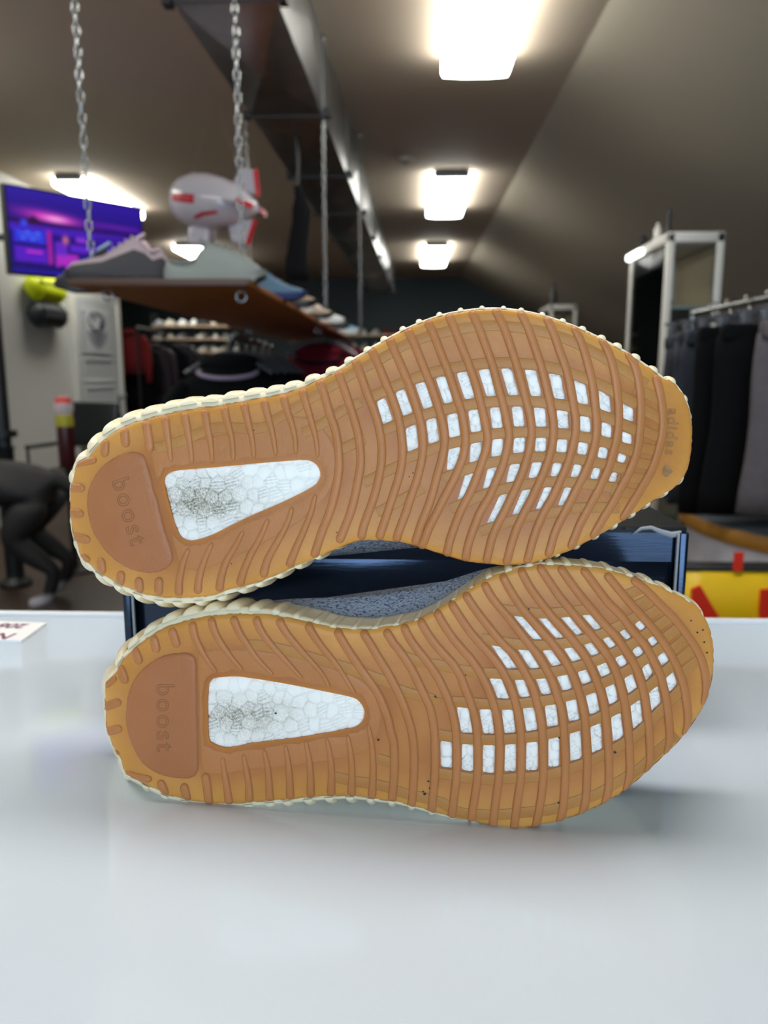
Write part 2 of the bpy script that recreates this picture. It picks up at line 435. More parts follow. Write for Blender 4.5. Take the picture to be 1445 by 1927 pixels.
    for k in range(nb):
        i = int(np.searchsorted(arc, arc[-1]*(k+.5)/nb)) % n
        if bh[i] < .5: continue
        tt = np.array([-NO[i][1], NO[i][0]]); R = []
        lean = 5*math.sin(k*1.7)
        for j, (z, sc) in enumerate(zip([.0012, .0028, .0055, .011, .018, .026, .031], [.45, .82, 1, 1, 1, .85, .3])):
            oo = np.interp(z, Z, [q[i] for q in offs])
            a = np.linspace(0, PI, 9)
            pp = OUT[i]+NO[i]*(oo-2.5)+tt*(np.cos(a)*bw[i]*(.6+.4*sc))[:, None]+NO[i]*(np.sin(a)*(bh[i]+2.5)*sc)[:, None]
            R.append(S(pp, np.full(9, -z)))
        q = np.vstack(R); ii = np.arange(len(R)*9).reshape(len(R), 9)
        fq = np.stack([ii[:-1, :-1].ravel(), ii[1:, :-1].ravel(), ii[1:, 1:].ravel(), ii[:-1, 1:].ravel()], 1)
        fq = [list(x) for x in fq]+[list(ii[0]), list(ii[-1])]
        from_data('side_rib', q, fq, M['cream'], sh, True)
    # knit upper: closes over the foot bed behind the sole
    uH = S.u(H); ztop = np.interp(uH, [0, .05, .10, .16, .22, .30], [.080, .078, .074, .066, .056, .046])
    spine_u = np.clip(uH, .055, .255); mid = np.array([H[np.argsort(np.abs(uH-uu))[:24]].mean(0) for uu in spine_u])
    ctr = np.stack([np.interp(spine_u, [.055, .255], [H[:, 0].min()+.18*np.ptp(H[:, 0]), H[:, 0].max()-.16*np.ptp(H[:, 0])]), np.zeros(n)], 1)
    sl = np.polyfit(mid[:, 0], mid[:, 1], 1); ctr[:, 1] = np.polyval(sl, ctr[:, 0])
    rings = [S(OUT+NO*(offs[-1]-4)[:, None], np.full(n, -.0325))]
    NH = outward(H)
    for sc, zf, bl in [(1.0, .10, .4*bulge), (1.0, .22, bulge), (.97, .38, bulge), (.90, .56, 1), (.76, .74, 1), (.55, .89, 1), (.3, .97, 1), (.06, 1.0, 1)]:
        q = H-NH*12; q = ctr+(q-ctr)*sc; q = q*bl+(OUT+NO*(offs[-1]-2)[:, None])*(1-bl)
        rings.append(S(q, -(.0325+(ztop-.0325)*zf)))
    vv = np.vstack(rings); fq = [[k*n+i, k*n+(i+1) % n, (k+1)*n+(i+1) % n, (k+1)*n+i] for k in range(len(rings)-1) for i in range(n)]
    fq.append([(len(rings)-1)*n+i for i in range(n)])
    from_data('knit_upper', vv, fq, M['knit'], sh, True)
    # --- lettering
    def lettering(name, text, p0, along, up, length, m, h0, bev, outline_only, par):
        c = bpy.data.curves.new(name, 'FONT'); c.body = text; c.size = 1; c.space_character = 1.2
        c.fill_mode = 'NONE' if outline_only else 'BOTH'; c.bevel_depth = bev if outline_only else 0; c.bevel_resolution = 1
        c.extrude = 0 if outline_only else .05; c.resolution_u = 4
        to = bpy.data.objects.new(name, c); link(to)
        dg = bpy.context.evaluated_depsgraph_get(); me = bpy.data.meshes.new_from_object(to.evaluated_get(dg))
        bpy.data.objects.remove(to)
        co = np.empty(len(me.vertices)*3); me.vertices.foreach_get('co', co); co = co.reshape(-1, 3)
        k = length/np.ptp(co[:, 0]); x = (co[:, 0]-co[:, 0].min())*k; y = co[:, 1]*k
        al = np.array(along)/np.linalg.norm(along); uu = np.array(up)/np.linalg.norm(up)
        P = np.array(p0)+al*x[:, None]+uu*y[:, None]
        q = S(P, h0+co[:, 2]*k*.0002); me.vertices.foreach_set('co', q.ravel()); me.update(); me.materials.clear(); me.materials.append(m)
        return mesh_obj(name, me, par)
    for (text, p0, al, up, ln, kind) in letters:
        if kind == 'pad': lettering('lettering', text, p0, al, up, ln, M['gum_letter'], padh+.00002, .014, True, sh)
        else: lettering('toe_lettering', text, p0, al, up, ln, M['gum_logo'], .0001, .02, True, sh)
    if logo:
        (lx, ly), sc, al = logo; al = np.array(al)/np.linalg.norm(al); up = np.array([al[1], -al[0]]); vs = []; fs = []
        for ang, ln in ((-.75, 8), (0, 10), (.75, 8)):
            for y0, y1 in ((.05, .16), (.24, .36), (.44, 1.0)):
                tt = np.linspace(y0, y1, 6); wd = np.sin(np.clip(tt, .03, 1)*PI)*.34*ln
                base_i = len(vs)
                for sgn in (-1, 1):
                    for t_, w_ in zip(tt, wd):
                        lx_, ly_ = sgn*w_, t_*ln; a, b = lx_*math.cos(ang)+ly_*math.sin(ang), -lx_*math.sin(ang)+ly_*math.cos(ang)
                        vs.append(np.array([lx, ly])+(al*a+up*b)*sc)
                fs += [[base_i+i, base_i+i+1, base_i+6+i+1, base_i+6+i] for i in range(5)]
        from_data('toe_emblem', S(np.array(vs), np.full(len(vs), .0004)), fs, M['gum_logo'], sh)
    vs = []; fs = []
    for (x, y, r) in specks:
        b = len(vs); a = np.linspace(0, 2*PI, 7)[:-1]+rg.uniform(0, 1)
        for q in a: vs.append((x+math.cos(q)*r*rg.uniform(.6, 1.3), y+math.sin(q)*r*rg.uniform(.5, 1.2)))
        fs.append([b+i for i in range(6)])
    if vs:
        p = np.array(vs); so = from_data('dirt_specks', S(p, hb(p)+.0004), fs, M['speck'], sh); so['kind'] = 'stuff'; so['label'] = 'dark dirt specks'
    return sh

def convex_poly(P):
    pts = sorted(map(tuple, P)); 
    def half(ps):
        h = []
        for p in ps:
            while len(h) > 1 and (h[-1][0]-h[-2][0])*(p[1]-h[-2][1])-(h[-1][1]-h[-2][1])*(p[0]-h[-2][0]) <= 0: h.pop()
            h.append(p)
        return h
    a = half(pts); b = half(pts[::-1]); return np.array(a[:-1]+b[:-1])
def convex(P): return np.arange(len(P))
def align(H, O):
    a = lambda p: (p[:, 0]*np.roll(p[:, 1], -1)-np.roll(p[:, 0], -1)*p[:, 1]).sum()
    if a(H)*a(O) < 0: H = H[::-1]
    dn = resample(H, 3000, True); idx = ((O[:, None]-dn[None])**2).sum(2).argmin(1)
    return dn[idx]
def smooth(H, k):
    n = len(H); ker = np.hanning(2*k+3)[1:-1]; ker /= ker.sum()
    ext = np.vstack([H[-k:], H, H[:k]])
    return np.stack([np.convolve(ext[:, j], ker, 'valid') for j in (0, 1)], 1)

# knit: pale blue grey yarn with dark flecks
def knit_mat():
    m = mat('grey_knit', (158, 166, 182), .85, bump=.9, bscale=900, spec=.2); nt = m.node_tree; b = nt.nodes['Principled BSDF']
    tc = nt.nodes.new('ShaderNodeTexCoord'); mp = nt.nodes.new('ShaderNodeMapping'); mp.inputs['Scale'].default_value = (1, 1.6, 2.2)
    n = nt.nodes.new('ShaderNodeTexNoise'); n.inputs['Scale'].default_value = 620; n.inputs['Detail'].default_value = 2
    r = nt.nodes.new('ShaderNodeValToRGB'); r.color_ramp.elements[0].position = .36; r.color_ramp.elements[1].position = .47
    r.color_ramp.elements[0].color = (*lin((88, 96, 116)), 1); r.color_ramp.elements[1].color = (*lin((170, 176, 190)), 1)
    nt.links.new(tc.outputs['Object'], mp.inputs[0]); nt.links.new(mp.outputs[0], n.inputs['Vector']); nt.links.new(n.outputs['Fac'], r.inputs[0]); nt.links.new(r.outputs[0], b.inputs['Base Color'])
    return m
M['knit'] = knit_mat()

# ---------------------------------------------------------------- measured shapes: the upper shoe of the stack
U_OUT = T('1:200,865 330,720 430,645 550,575 720,518 1000,450 1240,410 3:0,690 300,635 560,590 780,525 950,450 1130,365 1280,265 1440,170 '
          '5:80,455 250,360 400,280 600,195 780,140 980,105 1200,90 1440,110 7:300,155 500,220 680,295 850,380 1050,490 1250,620 1400,725 '
          'P:1267,717 1287,741 1299,768 1304,800 1304,835 1299,868 1287,901 1262,924 8:1330,770 1180,870 940,1020 740,1135 550,1235 350,1310 200,1350 0,1370 '
          '6:1100,1355 950,1335 800,1295 650,1245 480,1195 350,1160 180,1145 0,1145 4:1250,980 1100,1040 900,1130 700,1215 500,1300 300,1365 100,1415 '
          '2:1440,1140 1250,1180 1000,1190 800,1175 620,1120 450,1045 320,970 240,905 150,820 95,680 60,560 45,440 40,330 45,200 65,100 1:90,960 130,905')
U_WIN = [[T(q) for q in row] for row in [
 ['5:135,942 212,903 287,1110 192,1150', '5:303,858 388,825 465,1040 377,1075', '5:483,782 575,760 650,988 563,1012', '5:670,723 760,706 833,945 750,963',
  '5:860,683 958,666 1028,908 938,924', '5:1060,655 1158,642 1226,888 1135,898', '5:1263,643 1362,637 1430,885 1335,886', '7:130,650 235,655 290,895 190,893',
  '7:347,683 460,697 503,925 400,913', '7:577,742 685,785 715,973 615,957', '7:800,830 905,890 918,1045 815,1012', '7:1015,947 1118,1005 1123,1130 1022,1095'],
 ['5:398,1185 493,1145 517,1360 418,1402', '5:583,1110 675,1085 705,1300 610,1328', '5:773,1062 868,1043 898,1253 798,1273', '5:967,1022 1063,1010 1088,1212 993,1223',
  '5:1163,998 1258,990 1282,1180 1187,1187', '7:12,987 112,985 132,1168 35,1170', '7:213,995 318,998 333,1172 233,1172', '7:420,1017 528,1030 535,1190 432,1183',
  '7:630,1068 728,1085 733,1225 633,1210', '7:830,1125 923,1150 918,1275 827,1252', '7:1018,1210 1110,1245 1105,1332 1013,1310'],
 ['6:790,312 898,292 883,485 770,508', '6:990,265 1090,247 1080,420 977,440', '6:1187,225 1287,217 1280,372 1176,388', '8:35,213 138,207 130,343 25,353',
  '8:232,210 330,210 325,335 223,340', '8:427,225 523,225 512,345 417,342', '8:620,247 715,262 692,370 608,358', '8:810,290 895,307 875,403 790,390', '8:985,345 1063,375 1035,443 967,425'],
 ['6:940,545 1038,520 967,740 865,792', '6:1145,488 1243,472 1200,645 1095,685', '6:1348,453 1440,443 1410,600 1308,620', '8:200,432 293,432 250,575 163,580',
  '8:390,440 475,435 445,562 362,562', '8:580,448 660,460 615,572 545,570', '8:758,482 828,490 793,590 722,580', '8:928,520 987,533 957,617 888,605'],
 ['6:1253,735 1338,713 1240,970 1130,997', '8:110,685 197,675 110,897 12,922', '8:310,660 383,655 325,855 227,865', '8:495,660 570,662 510,825 430,830']]]
U_COL = [list(range(0, 12)), list(range(1, 12)), list(range(3, 12)), list(range(4, 12)), list(range(6, 10))]
U_HW = np.array([(308, 906), (311, 896), (320, 888.5), (345, 884), (420, 878), (483, 872), (545, 867), (574, 865.5), (588, 869), (598, 878), (603, 891), (600, 903), (588, 916), (535, 943), (462, 975), (400, 1006), (369, 1016), (354, 1017), (342, 1012), (332, 996), (324, 972), (316, 942)])
U_FR = np.array([(287, 848), (322, 838), (362, 828), (402, 820), (446, 810), (498, 797), (550, 783), (590, 790), (622, 825), (635, 868), (626, 912), (600, 950), (560, 985), (505, 1018), (446, 1047), (402, 1066), (365, 1074), (338, 1062), (327, 1030), (318, 985), (302, 925), (290, 885)])
U_PAD = np.array([(253, 850), (265, 853), (274, 861), (282, 888), (292, 925), (298.5, 944), (307, 984), (317, 1015), (325.5, 1042), (325, 1057), (317, 1067), (302.7, 1075), (278, 1078), (248.7, 1072), (219.7, 1056.5), (192.7, 1029.5), (174, 998), (164.6, 963), (164.6, 932), (172, 907), (190.6, 879), (209, 865), (230, 854)])
U_RIB = ['P:1233,706 1241,735 1246,765 1248,800 1243,832 1229,878 1209,915 1192,943 1170,980',
 'P:1180,659 1194.6,688.7 1203,726 1206,767.6 1204,809 1199,848.5 1186,884 1169.7,915 1153,946 1136.5,973 1114,1014',
 'P:1131,634 1147,668 1157,705 1162.5,747 1164.5,778 1161.5,819 1149,869 1136.5,900 1122,929.5 1105,960.6 1089,992 1073,1034',
 'P:1079,611 1093,643 1105,680 1113.6,715.7 1118,747 1121,778 1123,797 1121,825.7 1113.6,857 1101,888 1086.6,917 1072,946 1057.6,973 1043,1006 1031,1049',
 'P:1027,594 1041,626 1053,660 1066,697 1074,734 1079,763 1083.5,790 1082.5,817 1076,846 1066,877.6 1053,906.6 1041,933.6 1024,962.7 1012,990 1001.5,1021 991,1062',
 'P:978,584 993,616 1005.7,651 1018,688.7 1027.5,726 1034.7,757 1040,784 1042,801 1040,832 1033.7,859 1024,886 1012,913 999.5,940 985,967 972.5,994 962,1025 952,1065',
 'P:930,579 948,616 960,649 972.5,688.7 983,726 991,757 997,780 1000.5,805 1000,821.5 995,848.5 987,877.6 976.6,904.6 962,935.7 950,960.6 935,989.7 925,1014.6 914,1062',
 'P:886,583 900,614 914.6,653 927,688.7 937,726 945.7,757 952,784 958,817 955,840 948,869 937,898 921,933.6 904,962.7 892,992 881,1025 875,1058',
 'P:842,588 856.5,622 871,657.6 885.5,695 896,726 904,757 910.5,784 916,809 917,835 907,869 896,900 883.5,929.5 869,956.5 856.5,987.6 846,1019 840,1049',
 'P:803,600 819,637 831.6,670 844,701 854,732 865,763.5 872,792.5 876,825 872,857 861.5,885 848.7,912 836,936 823,962.7 807,994 796,1023 788,1033',
 'P:765,616 779.7,647 792,678 804.6,709.5 815,736.5 825,767.6 833,796.7 837,828 831.6,863 823,894 815,925 804.6,956.5 792,987.6 780,1026',
 'P:731,633 744,664 757,693 769,722 779.7,753 789,784 795,812 796,845 792,873.4 784,904.6 773,935.7 763,967 752.7,994 744,1021',
 'P:696,652 711,684.6 725.7,720 738,749 748.5,780 754,809 757,835 757,863 751.6,894 742,925 732,956.5 721.5,987.6 712,1016',
 'P:666,674 678,703 688,732 698.7,759 709,788 716,819.5 718.5,848 717,875.5 711,908.7 703,937.8 692.5,967 684,992 679,1016',
 'P:635,697 645,724 655,753 665.7,786 674,817 678,848 678.5,875 674,903 668,934 659.5,965 649,992 637,1022',
 'P:599,713 609.7,740 620,776 630.5,807 636,838 638,869 636.7,892.7 630.5,928 620,965 607.6,996 597,1027.6 590,1050',
 ('P:568,731 576.5,761 587,796.5 595,827.6 598,861', dict(w1=.5)), ('P:532,743.6 541,773.6 550.5,802.7 555.7,827.6 557,855', dict(w1=.5)),
 ('P:495.5,751 504,782 512,811 517,838 519.4,858', dict(w1=.5)), ('P:458,757 465,786 472.7,817 477,844 478.5,863', dict(w1=.5)),
 ('P:421,764 427,790 435,819 438.4,844 439.4,867', dict(w1=.5)), ('P:384.7,770 390,800 396,829.5 399,856.5 399,872', dict(w1=.5)),
 ('P:346,776.6 352.5,804.6 357.7,835.7 361,860.6 361,874', dict(w1=.5)), ('P:310,783 314,808.7 319,842 322.4,870', dict(w1=.5)),
 'P:274.7,792 280,825 283,850', 'P:234,805 237,842', 'P:198,826 197,860', ('P:139,873 182,865', dict(hw=7)), 'P:126,917 160,919', 'P:124,965.5 158,967', 'P:131,1008 170,1017',
 ('P:150,1047 169,1055', dict(hw=7)), 'P:189.5,1050 192.7,1081', 'P:228.5,1074 226,1102', 'P:261,1086 263,1117', 'P:299.6,1086 298.5,1121',
 ('P:355.6,1031.6 344,1062.7 337,1098 337,1122', dict(w0=.55)), ('P:400,1021 385.7,1052 375,1087.6 372,1118', dict(w0=.55)),
 ('P:458,998.5 443.6,1027.6 427,1054.6 416.6,1085.7 412.5,1114', dict(w0=.55)), ('P:505,975.7 489,1013 470.6,1046 457,1079.5 451,1104', dict(w0=.55)),
 ('P:550.5,953 541,984 522.5,1019 504,1052.5 494.5,1087', dict(w0=.55)), ('P:594,930 585,965 570,1002.7 553.6,1040 543,1068', dict(w0=.55))]

# ---------------------------------------------------------------- measured shapes: the lower shoe of the stack
L_OUT = T('A:65,900 90,830 165,760 230,640 340,530 480,420 650,330 850,270 1050,235 1300,215 C:0,222 200,225 400,255 600,295 760,335 950,355 1150,355 1300,330 '
          'E:90,640 200,610 350,540 500,450 620,370 750,285 860,225 1000,180 1130,140 1300,110 G:0,92 150,95 350,110 500,130 650,170 800,215 950,270 1100,345 1230,420 1290,490 1340,590 '
          '1375,720 1385,850 1370,1000 1340,1130 1305,1220 H:1262,370 1180,480 1120,560 1020,660 870,800 700,950 550,1050 350,1150 150,1220 0,1255 '
          'F:1150,1305 950,1290 750,1250 550,1215 350,1160 200,1115 0,1065 D:1250,1055 1000,1020 750,1020 500,1040 250,1060 0,1080 '
          'B:1200,1090 1000,1080 800,1045 650,1010 500,940 370,875 260,800 200,660 140,550 90,420 75,280 70,150 66,60')
L_C = [[None, 'G:738,575 783,540 832,598 793,630', 'G:840,693 890,663 937,715 885,757', 'G:920,833 980,790 1025,863 965,918', 'G:988,1000 1052,947 1088,1057 1022,1127'],
 [None, 'G:617,635 663,612 720,680 675,703', 'G:718,785 775,742 817,803 763,848', 'G:797,923 853,880 895,975 835,1033', 'G:853,1110 930,1065 957,1205 878,1280'],
 ['G:317,500 383,492 480,608 427,625', 'G:482,690 535,670 595,745 545,773', 'G:580,845 640,812 688,890 630,927', 'G:655,1005 725,967 765,1090 692,1137', 'G:705,1215 787,1175 808,1365 730,1420'],
 ['G:145,515 220,512 332,655 277,663', 'G:332,735 395,720 463,810 400,835', 'G:433,903 513,877 553,970 478,1003', 'G:503,1078 580,1045 613,1187 540,1223', 'H:550,380 632,345 655,543 568,588'],
 ['G:-36,520 30,518 178,686 115,690', 'G:172,767 243,757 318,860 247,882', 'G:282,955 352,930 403,1040 325,1063', 'G:347,1137 433,1115 463,1278 383,1302', 'H:385,455 475,427 485,637 400,677'],
 ['E:1072,557 1165,572 1357,795 1270,792', 'G:0,783 75,778 158,900 85,915', 'G:115,990 205,973 245,1093 167,1113', 'G:187,1187 275,1172 302,1343 217,1357', 'H:220,510 310,488 320,715 227,743'],
 [None, 'E:1125,875 1228,880 1333,1053 1240,1058', 'E:1288,1143 1385,1137 1438,1285 1350,1298', 'G:20,1225 113,1210 132,1393 42,1402', 'H:50,553 140,540 140,780 50,787'],
 [None, 'E:873,823 990,853 1130,1060 1035,1060', 'E:1097,1152 1187,1150 1243,1310 1148,1318', 'F:1172,205 1277,198 1310,412 1207,423', 'F:1207,515 1313,510 1313,775 1202,780'],
 [None, None, 'E:867,1140 980,1143 1055,1330 947,1330', 'F:980,217 1085,220 1110,435 1010,443', 'F:1013,533 1115,530 1110,790 1007,788'],
 [None, None, None, 'F:777,217 888,217 918,450 817,445', 'F:812,537 923,540 915,803 810,797'],
 [None, None, None, 'F:572,195 683,207 720,440 617,435', 'F:620,530 725,533 725,788 620,775'],
 [None, None, None, None, 'F:425,502 533,515 532,757 428,745']]
L_HW = np.array([(390.7, 1313), (392, 1289), (399, 1279), (411, 1275), (445, 1273), (470, 1276), (501, 1280.5), (550, 1289), (595, 1298), (659, 1311.4), (674, 1318.6), (683, 1330), (686, 1342.5), (682, 1357), (669.7, 1367.5), (647, 1373.7), (564, 1388), (500, 1396), (460, 1402), (429, 1408), (412.5, 1405), (396, 1397), (391.8, 1385.5), (390.5, 1350)])
L_FR = np.array([(375, 1228), (420, 1222), (481, 1223), (543, 1232), (590, 1243), (638, 1262), (672, 1276), (699, 1297), (712, 1320), (717, 1349), (713, 1378), (690, 1412), (655, 1424), (616, 1433), (576, 1439), (501, 1446), (460, 1450), (419, 1458), (388, 1455), (379, 1440), (376, 1400), (374, 1352), (372, 1290), (372, 1250)])
L_PAD = np.array([(238, 1334), (242, 1303), (257, 1272), (277.6, 1251), (304.6, 1234.6), (329.5, 1229), (352, 1228), (364, 1233), (370, 1247), (370.6, 1297), (372, 1352), (374, 1414), (374, 1443), (369, 1458), (356.5, 1465), (338, 1465), (308.7, 1460), (279.7, 1446), (259, 1423), (244, 1389.7), (237, 1356)])
L_RIB = ['G:718,206 830,300 950,420 1060,530 1160,660 1240,780 1290,900 1310,1020 1312,1120 1298,1230',
 'G:508,165 620,300 730,430 835,545 930,660 1005,770 1065,880 1110,990 1140,1100 1155,1200 H:1165,350 1165,450 1145,540',
 'G:322,122 430,270 530,400 630,500 720,620 827,745 904,890 943,970 968,1065 990,1150 1000,1230 H:1010,370 1020,500 1018,600 998,698',
 'G:138,108 230,240 330,370 420,480 480,555 545,620 607,690 700,830 745,910 776,990 805,1090 828,1200 842,1300 H:852,450 862,600 862,740 845,848',
 'G:-28,98 50,220 140,350 230,460 330,580 400,660 473,750 525,825 568,900 605,990 632,1080 655,1180 670,1270 H:679,400 690,520 700,680 700,820 675,990',
 'E:1148,140 1230,300 1330,440 G:60,485 152,590 240,690 318,790 370,875 412,960 450,1060 483,1160 500,1250 H:519,500 530,650 535,800 530,950 500,1096',
 'E:982,195 1060,340 1150,480 1240,590 1327,690 G:61,700 115,765 162,830 215,920 260,1010 297,1120 326,1230 342,1330 H:353,580 360,720 358,880 350,1020 320,1190',
 'E:818,268 890,400 960,490 1030,570 1110,670 1190,775 1265,870 1335,960 1400,1080 1450,1180 G:125,1160 163,1290 H:182,640 185,800 180,950 165,1120 138,1250',
 'E:645,362 720,480 800,590 880,690 960,790 1040,870 1114,950 1190,1080 1265,1220 F:1295,130 1337,300 1352,450 1359,620 1360,800 1345,980 1320,1130 1288,1312',
 'E:515,442 590,560 670,680 750,780 830,870 910,960 985,1065 1030,1150 1068,1230 F:1110,160 1143,320 1157,480 1160,650 1155,850 1130,1020 1110,1160 1093,1318',
 'E:385,522 450,640 530,760 620,870 700,960 770,1060 830,1170 880,1290 F:920,210 949,330 962,480 965,660 955,850 935,1000 915,1150 898,1306',
 'E:236,602 310,730 390,840 470,930 550,1020 610,1120 650,1230 F:690,120 725,230 750,330 762,480 768,660 760,850 740,1000 720,1120 702,1265',
 'E:88,650 150,780 230,890 310,990 380,1090 440,1200 F:490,106 530,220 557,340 572,480 577,650 570,850 555,980 540,1100 522,1225',
 'C:1275,358 1350,480 E:0,818 90,930 170,1060 240,1204 F:290,100 335,210 372,400 380,620 375,850 342,1175',
 'C:1065,368 1130,470 1220,620 1300,750 1380,900 F:81,143 130,280 165,400 185,550 190,700 185,850 175,1000 158,1120',
 'C:830,355 900,480 990,620 1080,750 1160,860 1220,960 1270,1080 1310,1200 1335,1330 D:1350,480 1360,650 1355,850 1333,1070',
 ('C:565,300 640,430 730,550 830,670 910,790 970,890 1000,940', dict(w1=.45)), ('C:305,260 380,390 480,510 590,630 680,730 740,820 770,890', dict(w1=.45)),
 ('C:98,242 150,370 240,490 340,600 430,700 510,790 530,820', dict(w1=.45)), ('A:1242,240 1300,380 1380,500 C:90,590 180,690 265,775', dict(w1=.45)),
 ('A:1043,250 1080,380 1150,500 1230,610 1300,690 1335,740', dict(w1=.45)), ('A:872,290 900,420 950,530 1010,630 1070,710 1100,748', dict(w1=.45)),
 'A:685,345 745,522', 'A:520,415 560,570', 'A:345,525 405,672', 'A:215,685 275,850', ('A:75,875 185,790', dict(hw=7)), 'A:50,1072 232,1010', 'A:70,1295 240,1252', ('B:148,610 210,632', dict(hw=7)),
 ('B:255,800 400,835 510,852', dict(hw=7)), 'B:578,855 640,1000', 'B:797,885 832,1055',
 'B:990,795 1010,900 1030,1088', ('B:1150,650 1170,800 1195,950 1210,1088', dict(w0=.5)), ('B:1340,620 1370,780 1390,920 1395,1068', dict(w0=.5)),
 ('D:175,580 205,700 220,850 232,1060', dict(w0=.5)), ('D:370,540 395,680 410,850 416,1043', dict(w0=.5)), ('D:555,500 590,680 600,850 600,1020', dict(w0=.5)),
 ('D:745,480 775,620 790,780 785,1010', dict(w0=.5)), ('D:935,450 965,620 975,800 970,1015', dict(w0=.5)), ('D:1115,350 1150,500 1165,680 1165,850 1153,1040', dict(w0=.5))]

def col_bars(cols, flip=False):
    """bars that run across the columns between two rows of openings. cols: list of columns, each a list of 5 quads or None"""
    tm = lambda q: (q[0]+q[1])/2; bm_ = lambda q: (q[2]+q[3])/2; out = []
    for i in range(5):
        line = []
        for c in cols:
            if c[i] is None: continue
            if not flip:
                d = bm_(c[i])-tm(c[i]); d /= np.linalg.norm(d)
                line.append((bm_(c[i])+tm(c[i+1]))/2 if i < 4 and c[i+1] is not None else bm_(c[i])+d*11)
            else:
                d = tm(c[i])-bm_(c[i]); d /= np.linalg.norm(d)
                line.append((tm(c[i])+bm_(c[i-1]))/2 if i > 0 and c[i-1] is not None else tm(c[i])+d*11)
        a, b = np.array(line[0]), np.array(line[-1])
        line = [a+(a-np.array(line[1]))*.4]+line+[b+(b-np.array(line[-2]))*.4]; out.append(np.array(line))
    edge = 4 if flip else 0; line = []
    for c in cols:
        if c[edge] is None: continue
        q = c[edge]; d = (bm_(q)-tm(q)) if flip else (tm(q)-bm_(q)); d = d/np.linalg.norm(d)
        line.append((bm_(q) if flip else tm(q))+d*11)
    a, b = line[0], line[-1]; out.append(np.array([a+(a-line[1])*.4]+line+[b+(b-line[-2])*.4]))
    return out
U_COLS = [[None]*5 for _ in range(12)]
for ri, (row, cs) in enumerate(zip(U_WIN, U_COL)):
    for q, c in zip(row, cs): U_COLS[c][ri] = q
L_COLS = [[None if q is None else T(q) for q in c] for c in L_C]
U_BAR = col_bars(U_COLS)+[T('1:830,790 1050,730 1220,655 1400,600 3:430,895 600,800 760,705 910,610 1080,510 1240,415 5:50,620 220,530 390,430 580,360 770,310 960,275 1180,255 7:60,270 290,310 520,380 770,500 1010,640 1240,790'),
                          T('3:820,940 1000,850 1170,740 1340,660'), T('3:1170,1090 1330,1010 5:30,1285'), T('6:20,620 140,560 260,500 370,450'), T('6:140,890 260,830 420,740 560,670'),
                          T('8:560,850 810,840 990,850'), T('7:1130,820 1360,925'), T('7:1180,1000 1390,1110'), T('8:1165,135 1375,215'), T('8:1130,285 1350,335'), T('8:1080,425 1300,465'), T('8:1005,555 1235,590'), T('8:915,685 1140,720')]
L_BAR = col_bars(L_COLS, True)+[T('F:20,950 130,985 240,1010 430,1060 600,1150 800,1170 980,1170 1180,1150 H:75,1120 245,1060 430,1000 610,895 785,790 930,650 1080,520'),
                          T('C:0,500 130,500 300,530 500,580 700,640 880,690 1030,740 1200,800 1340,850'), T('E:90,940 250,990 420,1020 600,1060 760,1085'), T('E:50,1240 200,1290 380,1330 F:400,110'),
                          T('D:1200,660 1330,700'), T('D:800,820 950,860 1150,890 1330,930'), T('G:660,345 790,290'), T('G:745,430 880,360'), T('G:830,510 965,430'), T('G:905,600 1040,505'), T('G:975,690 1100,590'), T('G:1040,780 1155,680'), T('G:1085,870 1200,770'), T('G:1125,960 1245,860')]
R_U = np.array(at(1000, 1062, .36)); R_L = np.array([_P1[0]-.06, _P1[1]+.02, 1.0])
up = make_sneaker('upper sneaker of the stacked pair, ribbed gum sole outward, worn logo at the toe', .22, R_U, (128, 960), U_OUT, [q for r in U_WIN for q in r], U_HW, U_FR, U_PAD, U_RIB, U_BAR,
    flare=[(141, 867, 2, 14, 9), (188, 829, 7, 17, 11), (262, 789, 9, 19, 11), (340, 771, 10, 20, 12), (414, 761, 10, 19, 12), (489, 748, 9, 18, 11), (562, 729, 7, 14, 9), (626, 700, 4, 10, 8), (690, 660, 2, 8, 7), (804, 600, 1.5, 7, 6), (929, 579, 1, 6, 4), (1064, 606, 1, 7, 5),
           (1178, 662, 2, 9, 7), (1250, 711, 1, 9, 6), (1304, 820, -3, 7, 0), (1262, 924, -2, 8, 4), (1155, 992, -1, 8, 5), (1001, 1060, -3, 8, 4), (846, 1049, -5, 7, 1), (700, 1017, -6, 7, 0), (605, 1048, -1, 8, 6), (504, 1090, 2, 10, 8), (419, 1117, 7, 11, 8), (328, 1127, 9, 11, 8), (249, 1112, 5, 11, 8), (186, 1081, 3, 11, 6), (151, 1050, 0, 10, 3), (128, 950, -5, 8, 0)],
    letters=[('boost', (212, 906), (37, 123), (123, -37), 128, 'pad'), ('adidas', (1258, 768), (-8, 100), (100, 8), 88, 'toe')],
    dirt=((380, 940), (85, 42), .8), seed=3, logo=((1247, 886), 1.9, (-8, 100)),
    specks=[(622, 780, 3), (1125, 765, 2), (1121, 779, 1.6), (138, 1007, 2.4), (1202, 861, 2), (911, 948, 2.5), (777, 890, 1.5), (770, 897, 1.4), (180, 975, 1.6), (215, 1043, 1.6), (221, 1042, 1.5), (203, 1037, 1.4), (478, 810, 1.5), (436, 1061, 1.6), (634, 1002, 1.4)])
